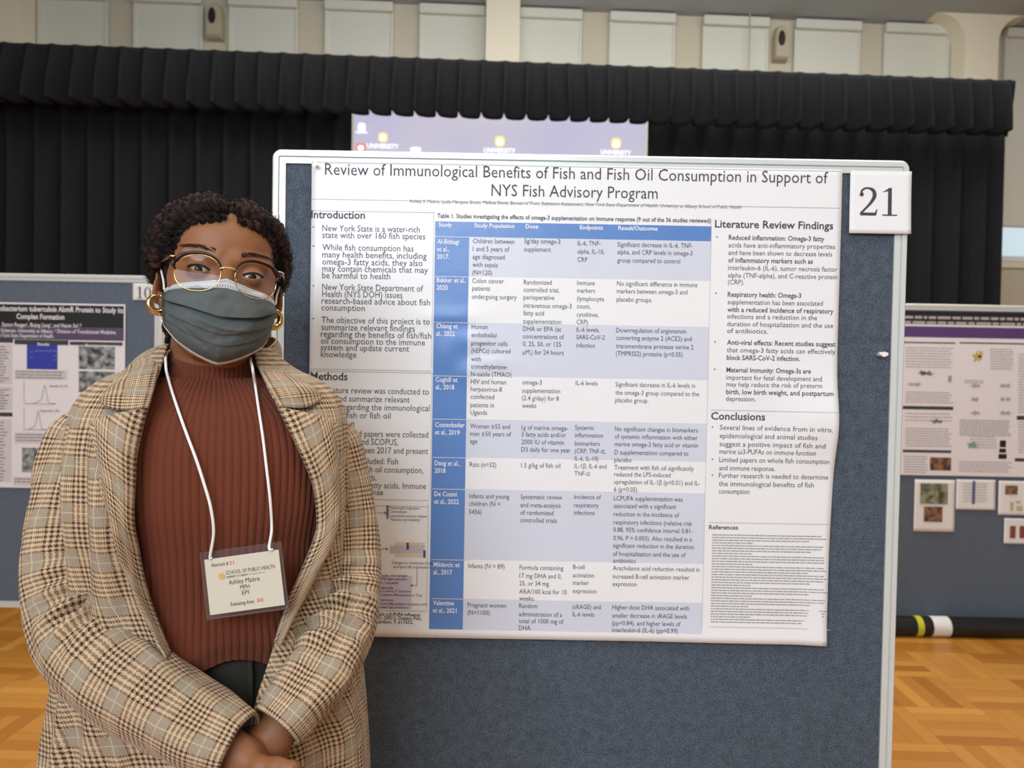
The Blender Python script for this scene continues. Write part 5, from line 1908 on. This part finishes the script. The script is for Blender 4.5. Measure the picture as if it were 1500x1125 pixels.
def bquad(u0, v0, u1, v1, e, th=0.0):
    p = [bp(u0, v0, e), bp(u1, v0, e), bp(u1, v1, e), bp(u0, v1, e)]
    if th:
        p += [bp(u0, v0, e - th), bp(u1, v0, e - th), bp(u1, v1, e - th), bp(u0, v1, e - th)]
        return p, [(0, 1, 2, 3), (7, 6, 5, 4), (0, 4, 5, 1), (1, 5, 6, 2), (2, 6, 7, 3), (3, 7, 4, 0)]
    return p, [(0, 1, 2, 3)]


M_CARD = simple('cream_card', srgb(208, 199, 178), 0.6, 0.01)
mesh('card', *bquad(-55.5, -40.5, 55.5, 40.5, 0.0, 0.0005), M_CARD, badge)
q = Mat('clear_vinyl', (0.35, 0.33, 0.33, 1), 0.12, spec=0.5)
q.set('Alpha', 0.07)
M_VINYL = q.m
mesh('clear_sleeve', *bquad(-60, -46, 60, 52, 0.0012, 0.0024), M_VINYL, badge)
q = Mat('vinyl_edge', srgb(110, 88, 80), 0.2); q.set('Alpha', 0.6)
mb = MB()
for (a0, b0, a1, b1) in ((-60, -46, 60, -46), (60, -46, 60, 52), (-60, -46, -60, 52)):
    mb.tube([bp(a0, b0, 0.0), bp(a1, b1, 0.0)], 0.0011, 6)
mb.build('sleeve_rim', q.m, badge)
tx = [('Abstract #', -46, 28.5, 7.6, 25.5, M_INKBLACK, 0.004), ('21', -19, 28.5, 7.6, 6.8, M_RED, 0.0), ('SCHOOL OF PUBLIC HEALTH', -25.5, 14.5, 8.0, 73, M_INKBLACK, 0.0), ('UNIVERSITY AT ALBANY', -25.5, 9.5, 4.0, 32, M_INKBLACK, 0.01), ('State University of New York', 8, 9.8, 3.4, 24, M_GREYINK, 0.0),
      ('Ashley Maitre', 0, -0.5, 10, 46, M_INKBLACK, 0.0), ('MPH', 0, -9.3, 8.8, 14, M_INKBLACK, 0.0), ('EPI', 0, -17.5, 8.8, 10, M_INKBLACK, 0.0), ('Evaluating Area:', -23.5, -31.5, 7.6, 35, M_INKBLACK, 0.006), ('EHS', 16, -31.3, 7.6, 9, M_RED, 0.008)]
for s_, u, v, h, w, m_, bo in tx:
    text(s_, u, v, h, w, 'C' if u == 0 else 'L', bo)
by = {}
for (v, f), tq in zip(flush_text(), tx):
    by.setdefault(tq[5].name, (tq[5], MB()))[1].add([bp(a, b, 0.0003) for a, b in v], f)
for nm, (m_, mb) in by.items():
    o = mb.build('red_lettering' if 'red' in nm else 'small_lettering' if 'grey' in nm else 'lettering', m_, badge)
g = [bp(-32 + 4.6 * math.copysign(abs(math.cos(a)) ** 0.7, math.cos(a)), 13 + 4.8 * math.copysign(abs(math.sin(a)) ** 0.7, math.sin(a)), 0.0003) for a in np.linspace(0, 2 * np.pi, 21)[:-1]]
mesh('gold_emblem', g, [tuple(range(20))], M_GOLDINK, badge)
# cord: up both sides, round the back of the neck under the collar
lp_ = [bp(-44, 41, 0.0006), bp(-45, 45, 0.002)] + [on('S', x, y, 0.0075) for x, y in ((313, 780), (309, 745), (300, 712), (287, 672), (272, 632), (258, 592), (248, 560))] + [np.array(pix(243, 535, 1.005)), np.array(pix(247, 515, 1.05)), np.array((-0.478, 1.11, 1.425))]
rp_ = [bp(47, 41, 0.0006), bp(43, 46, 0.002)] + [on('S', x, y, 0.0075) for x, y in ((398, 775), (396, 735), (391, 690), (385, 640), (379, 600), (374, 565))] + [np.array(pix(370, 540, 1.015)), np.array(pix(368, 524, 1.06)), np.array((-0.372, 1.12, 1.425))]
mid = [np.array((-0.445, 1.152, 1.428)), np.array((-0.405, 1.152, 1.428))]
cp = spline([tuple(p) for p in lp_] + [tuple(p) for p in mid] + [tuple(p) for p in rp_[::-1]], 240)
v, f = tube_mesh(cp, 0.0019, 8)
mesh('neck_cord', v, f, M_CORD, badge, smooth=True)
# ---------------- face mask
q = Mat('charcoal_nonwoven', srgb(84, 90, 88), 0.8, spec=0.2)
n_ = q.noise(q.coord(), 900.0, 2.0)
q.set('Base Color', q.mix(n_, srgb(76, 82, 81), srgb(96, 102, 100))); q.bump(n_, 0.25, 0.0006)
M_MASK = q.m
M_MASKTOP = simple('pale_grey_nonwoven', srgb(196, 199, 199), 0.8, 0.05, 900)
M_MASKEDGE = simple('white_binding', srgb(222, 222, 220), 0.8, 0.05, 900)
M_MASKSIDE = simple('embossed_side_band', srgb(66, 71, 70), 0.7, 0.12, 500, bump=0.5)
M_STITCH = simple('dark_stitch', srgb(98, 102, 104), 0.8, 0.05)
mask = empty('face_mask', tuple(HEAD), 'charcoal pleated face mask with a pale top band, worn by the person', 'face mask')
ny, nx_ = 110, 91
tt_ = np.linspace(0, 1, ny); ss_ = np.linspace(-1, 1, nx_)


def mask_pt(s, t, off=0.0):
    zc = pchip([0, .12, .25, .45, .7, .88, 1.0], [-.009, -.020, -.034, -.060, -.090, -.108, -.119], t)
    yc = pchip([0, .12, .25, .45, .7, .88, 1.0], [-.0975, -.107, -.1155, -.1165, -.108, -.098, -.082], t)
    zs_ = pchip([0, .3, .7, 1.0], [-.026, -.038, -.058, -.071], t)
    ys_ = pchip([0, .5, 1.0], [-.030, -.026, -.022], t)
    a = np.abs(s)
    xw = pchip([0, .4, 1.0], [.069, .071, .067], t)
    # lower edge: side ends high, chin low; across, the sheet bows round the face
    x = xw * np.sin(s * 1.28) / math.sin(1.28)
    g = a ** 2.7
    hz = np.where(t < 0.5, a ** (0.8 + 0.9 * t), a ** 1.35)
    nose = np.exp(-(s / 0.24) ** 2) * np.exp(-((t - 0.04) / 0.12) ** 2)
    z = zc + (zs_ - zc) * hz
    y = yc + (ys_ - yc) * g - 0.004 * nose + 0.006 * np.exp(-((a - 0.36) / 0.14) ** 2) * np.exp(-((t - 0.05) / 0.13) ** 2)
    o = off + 0.001
    nx2, ny2 = np.sin(s * 1.25), -np.cos(s * 1.25)
    return x + nx2 * o, y + ny2 * o, z


def mask_relief(s, t):
    r = 0.0
    w = 1 - 0.75 * sstep(0.7, 0.95, np.abs(s))
    for t0, am in ((0.40, 0.0052), (0.60, 0.0016), (0.74, 0.0010)):
        tc = t0 + 0.02 * np.cos(s * 2.5) + (0.02 if t0 == 0.40 else 0.012) * vnoise(s * 2.4, s * 0 + t0 * 9, 61) - 0.045 * s * s * (t0 < 0.5)
        r = r + am * w * (np.where(t < tc, sstep(tc - 0.16, tc, t), 0) - 0.75 * np.where(t >= tc, sstep(tc + 0.10, tc, t), 0))
    r = r + 0.0011 * vnoise(s * 5 + t * 3, t * 8 - s * 2, 17) * w + 0.0007 * vnoise(s * 11, t * 15 + s * 5, 23)
    r = r + 0.0018 * np.exp(-((t - 0.55 - 0.12 * (s + 0.05)) / 0.02) ** 2) * np.exp(-((s - 0.0) / 0.35) ** 2)
    r = r - 0.0016 * np.exp(-((t - 0.70 - 0.4 * (s + 0.45)) / 0.03) ** 2) * np.exp(-((s + 0.3) / 0.25) ** 2)
    return r


# extra rows where the main pleat turns under
tt_ = np.unique(np.concatenate([tt_, np.linspace(0.30, 0.50, 60)]))
ny = len(tt_)
T2, S2 = np.meshgrid(tt_, ss_, indexing='ij')
x, y, z = mask_pt(S2, T2, mask_relief(S2, T2))
z = z - 0.0022 * np.where(T2 < 0.43, sstep(0.33, 0.405, T2), 0) * (1 - sstep(0.75, 0.95, np.abs(S2)))
V = hl_(np.stack([x, y, z], -1))
Fm = grid_faces(ny, nx_)
mi = []
for i in range(ny - 1):
    for j in range(nx_ - 1):
        t, s = (tt_[i] + tt_[i + 1]) / 2, (ss_[j] + ss_[j + 1]) / 2
        mi.append(1 if t < 0.135 else 2 if t > 0.965 else 3 if abs(s) > 0.875 else 0)
o = mesh('pleated_panel', V, Fm, [M_MASK, M_MASKTOP, M_MASKEDGE, M_MASKSIDE], mask, smooth=True, mids=mi)
md = o.modifiers.new('cloth', 'SOLIDIFY'); md.thickness = 0.0008; md.offset = 1
# stitch marks of the welded seams
sv = MB()


def stitch(s0, s1, t0, t1, n, hs, ht):
    for k in range(n):
        s, t = s0 + (s1 - s0) * (k + 0.5) / n, t0 + (t1 - t0) * (k + 0.5) / n
        c = [(s - hs, t - ht), (s + hs, t - ht), (s + hs, t + ht), (s - hs, t + ht)]
        g = []
        for a, b in c:
            qx, qy, qz = mask_pt(np.array(a), np.array(b), float(mask_relief(np.array(a), np.array(b))) + 0.0007)
            g.append((float(qx), float(qy), float(qz)))
        sv.add(hl_(g), [(0, 1, 2, 3)])


stitch(-0.95, 0.95, 0.035, 0.035, 52, 0.009, 0.004)
stitch(-0.97, 0.97, 0.100, 0.100, 60, 0.006, 0.006)
stitch(-0.97, 0.97, 0.122, 0.122, 60, 0.006, 0.005)
stitch(-0.9, 0.9, 0.983, 0.983, 70, 0.005, 0.004)
sv.build('stitching', M_STITCH, mask)
for sx in (-1, 1):
    sv = MB()
    for s in (0.895, 0.925, 0.955, 0.98):
        stitch(sx * s, sx * s, 0.16, 0.94, 16, 0.006, 0.008)
    sv.build('side_stitching', M_INKBLACK, mask)
    c0 = [float(a) for a in mask_pt(np.array(sx * 0.97), np.array(0.05), 0.001)]
    c1 = [float(a) for a in mask_pt(np.array(sx * 0.97), np.array(0.93), 0.001)]
    pts = [c0, (sx * 0.0725, -0.018, -0.014), (sx * 0.0775, -0.002, 0.004), (sx * 0.079, 0.018, 0.016), (sx * 0.0775, 0.034, -0.004), (sx * 0.0765, 0.03, -0.034), (sx * 0.0735, 0.008, -0.056), c1]
    v, f = tube_mesh(hl_(spline(pts, 60)), 0.0014 * HS, 8)
    mesh('ear_loop', v, f, M_MASKEDGE, mask, smooth=True)

# ---------------- glasses
M_BURG = simple('burgundy_acetate', srgb(38, 15, 20), 0.25, 0.2, 120, spec=0.35)
M_GOLD = Mat('polished_gold', srgb(222, 184, 122), 0.16, metal=1.0).m
q = Mat('clear_lens', (1, 1, 1, 1), 0.02)
_tr = q.node('ShaderNodeBsdfTransparent', ()); _gl = q.node('ShaderNodeBsdfGlossy', {'Roughness': 0.02})
_fr = q.math('ADD', 0.01, q.math('MULTIPLY', q.node('ShaderNodeFresnel', {'IOR': 1.45}), 0.22))
q.t.links.new(q.node('ShaderNodeMixShader', {0: _fr, 1: _tr, 2: _gl}), q.t.nodes['Material Output'].inputs[0])
M_LENS = q.m
glasses = empty('eyeglasses', tuple(HEAD), 'browline eyeglasses with burgundy tops and thin gold rims', 'glasses')
LW, LH, LC = 0.0262, 0.0225, (0.0345, -0.0075)


def gy(x):
    return -0.1165 + 0.018 * (abs(x) / 0.062) ** 2 + 0.004 * (abs(x) / 0.062)


def rim(sx, a, k=1.0):
    c, s = math.cos(a), math.sin(a)
    x = LC[0] + LW * k * math.copysign(abs(c) ** 0.92, c)
    z = LC[1] + LH * k * math.copysign(abs(s) ** 0.95, s)
    return (sx * x, gy(x) - 0.0, z - 0.0012 * (x - 0.03) / 0.03)


for sx in (-1, 1):
    loop = [rim(sx, a) for a in np.linspace(0, 2 * np.pi, 61)[:-1]]
    v, f = tube_mesh(hl_(loop), 0.00058 * HS, 8, closed=True)
    mesh('gold_rim', v, f, M_GOLD, glasses, smooth=True)
    g = [rim(sx, a, 0.985) for a in np.linspace(0, 2 * np.pi, 49)[:-1]]
    c = np.mean(g, axis=0); c[1] -= 0.0012
    vv = [tuple(c)] + [tuple(np.array(p) * 0.5 + c * 0.5 + np.array((0, -0.0003, 0))) for p in g] + [tuple(p) for p in g]
    ff = [(0, 1 + (k + 1) % 48, 1 + k) for k in range(48)] + [(1 + k, 1 + (k + 1) % 48, 49 + (k + 1) % 48, 49 + k) for k in range(48)]
    o = mesh('lens', hl_(vv), ff, M_LENS, glasses, smooth=True)
    # brow bar: tapered section following the top of the rim out to the hinge
    pts, hh = [], []
    for a in np.linspace(math.radians(168), math.radians(22), 34):
        p = np.array(rim(sx, a, 1.03)); t = (math.radians(168) - a) / math.radians(146)
        lift = 0.0016 + 0.0035 * sstep(0.55, 1.0, t)
        pts.append(p + np.array((0, -0.001, lift * (1 if t > 0.15 else t / 0.15)))); hh.append(0.0012 + 0.0010 * sstep(0.1, 0.6, t) + 0.0010 * sstep(0.8, 1, t))
    pts.append(np.array((sx * 0.0655, gy(0.0655) + 0.001, 0.0085))); hh.append(0.0034)
    pts.append(np.array((sx * 0.0675, gy(0.0675) + 0.003, 0.0088))); hh.append(0.0028)
    v, f = tube_mesh(hl_(pts), np.array(hh) * HS, 10)
    mesh('brow_bar', v, f, M_BURG, glasses, smooth=True)
    v, f = tube_mesh(hl_([(sx * 0.0635, gy(0.0635) - 0.0005, 0.0065), (sx * 0.0625, gy(0.0625), 0.0), (sx * 0.0600, gy(0.06), -0.006)]), np.array((0.0034, 0.0028, 0.001)) * HS, 10)
    mesh('end_piece', v, f, M_BURG, glasses, smooth=True)
    v, f = tube_mesh(hl_([(sx * 0.0615, gy(0.0615) - 0.0036, 0.0098), (sx * 0.067, gy(0.067) - 0.0028, 0.0095), (sx * 0.0695, gy(0.069) + 0.002, 0.0092)]), np.array((0.0009, 0.0013, 0.0015)) * HS, 8)
    mesh('hinge_plate', v, f, M_GOLD, glasses, smooth=True)
    v, f = tube_mesh(hl_(spline([(sx * 0.0685, gy(0.0685) + 0.004, 0.0088), (sx * 0.0745, -0.055, 0.0075), (sx * 0.0785, -0.015, 0.0085), (sx * 0.0800, 0.012, 0.006), (sx * 0.079, 0.03, -0.012)], 30)), 0.0013 * HS, 8)
    mesh('temple', v, f, M_GOLD, glasses, smooth=True)
    pd = MB()
    pd.tube(hl_(spline([(sx * 0.0105, gy(0.01), -0.010), (sx * 0.0100, gy(0.01) + 0.006, -0.012), (sx * 0.0118, gy(0.01) + 0.008, -0.014)], 10)), 0.0005, 6)
    pd.build('pad_arm', M_GOLD, glasses)
    pdv = []
    for i in range(9):
        a = math.pi * i / 8
        for k in range(12):
            b = 2 * math.pi * k / 12
            pdv.append((sx * (0.0122 + 0.0012 * math.sin(a) * math.cos(b)), gy(0.01) + 0.009 + 0.003 * math.sin(a) * math.sin(b), -0.014 + 0.006 * math.cos(a)))
    mesh('nose_pad', hl_(pdv), grid_faces(9, 12, True), M_LENS, glasses, smooth=True)
v, f = tube_mesh(hl_(spline([(-0.0105, gy(0.0105) - 0.0006, 0.0002), (-0.005, gy(0) - 0.0018, 0.0022), (0.005, gy(0) - 0.0018, 0.0022), (0.0105, gy(0.0105) - 0.0006, 0.0002)], 16)), 0.0011 * HS, 8)
mesh('bridge', v, f, M_GOLD, glasses, smooth=True)


# ---------------- earrings
def hoop(px, py, Y, n, lab):
    c = Vector(pix(px, py, Y))
    n = Vector(n).normalized(); u = n.orthogonal().normalized(); w = n.cross(u)
    pts, rad = [], []
    up = Vector((0, 0, 1)); up = (up - n * up.dot(n)).normalized(); sd = n.cross(up)
    for a in np.linspace(R(100), R(440), 60):
        pts.append(c + (up * math.sin(a) + sd * math.cos(a)) * 0.0115)
        rad.append(0.0026 + 0.0024 * max(0.0, math.sin((a - R(100)) / R(340) * math.pi)))
    v, f = tube_mesh(pts, rad, 14)
    o = mesh('hoop_earring', v, f, M_GOLD, origin=tuple(c), smooth=True)
    tag(o, lab, 'earring', 'gold hoop earrings')


hoop(232, 445, 1.03, (0.5, -0.86, 0.05), 'chunky gold hoop earring below the fully seen ear, beside the number 10 card')
hoop(402, 467, 1.06, (0.85, -0.5, 0.0), 'chunky gold hoop earring half hidden by the mask, on the poster side of the face')
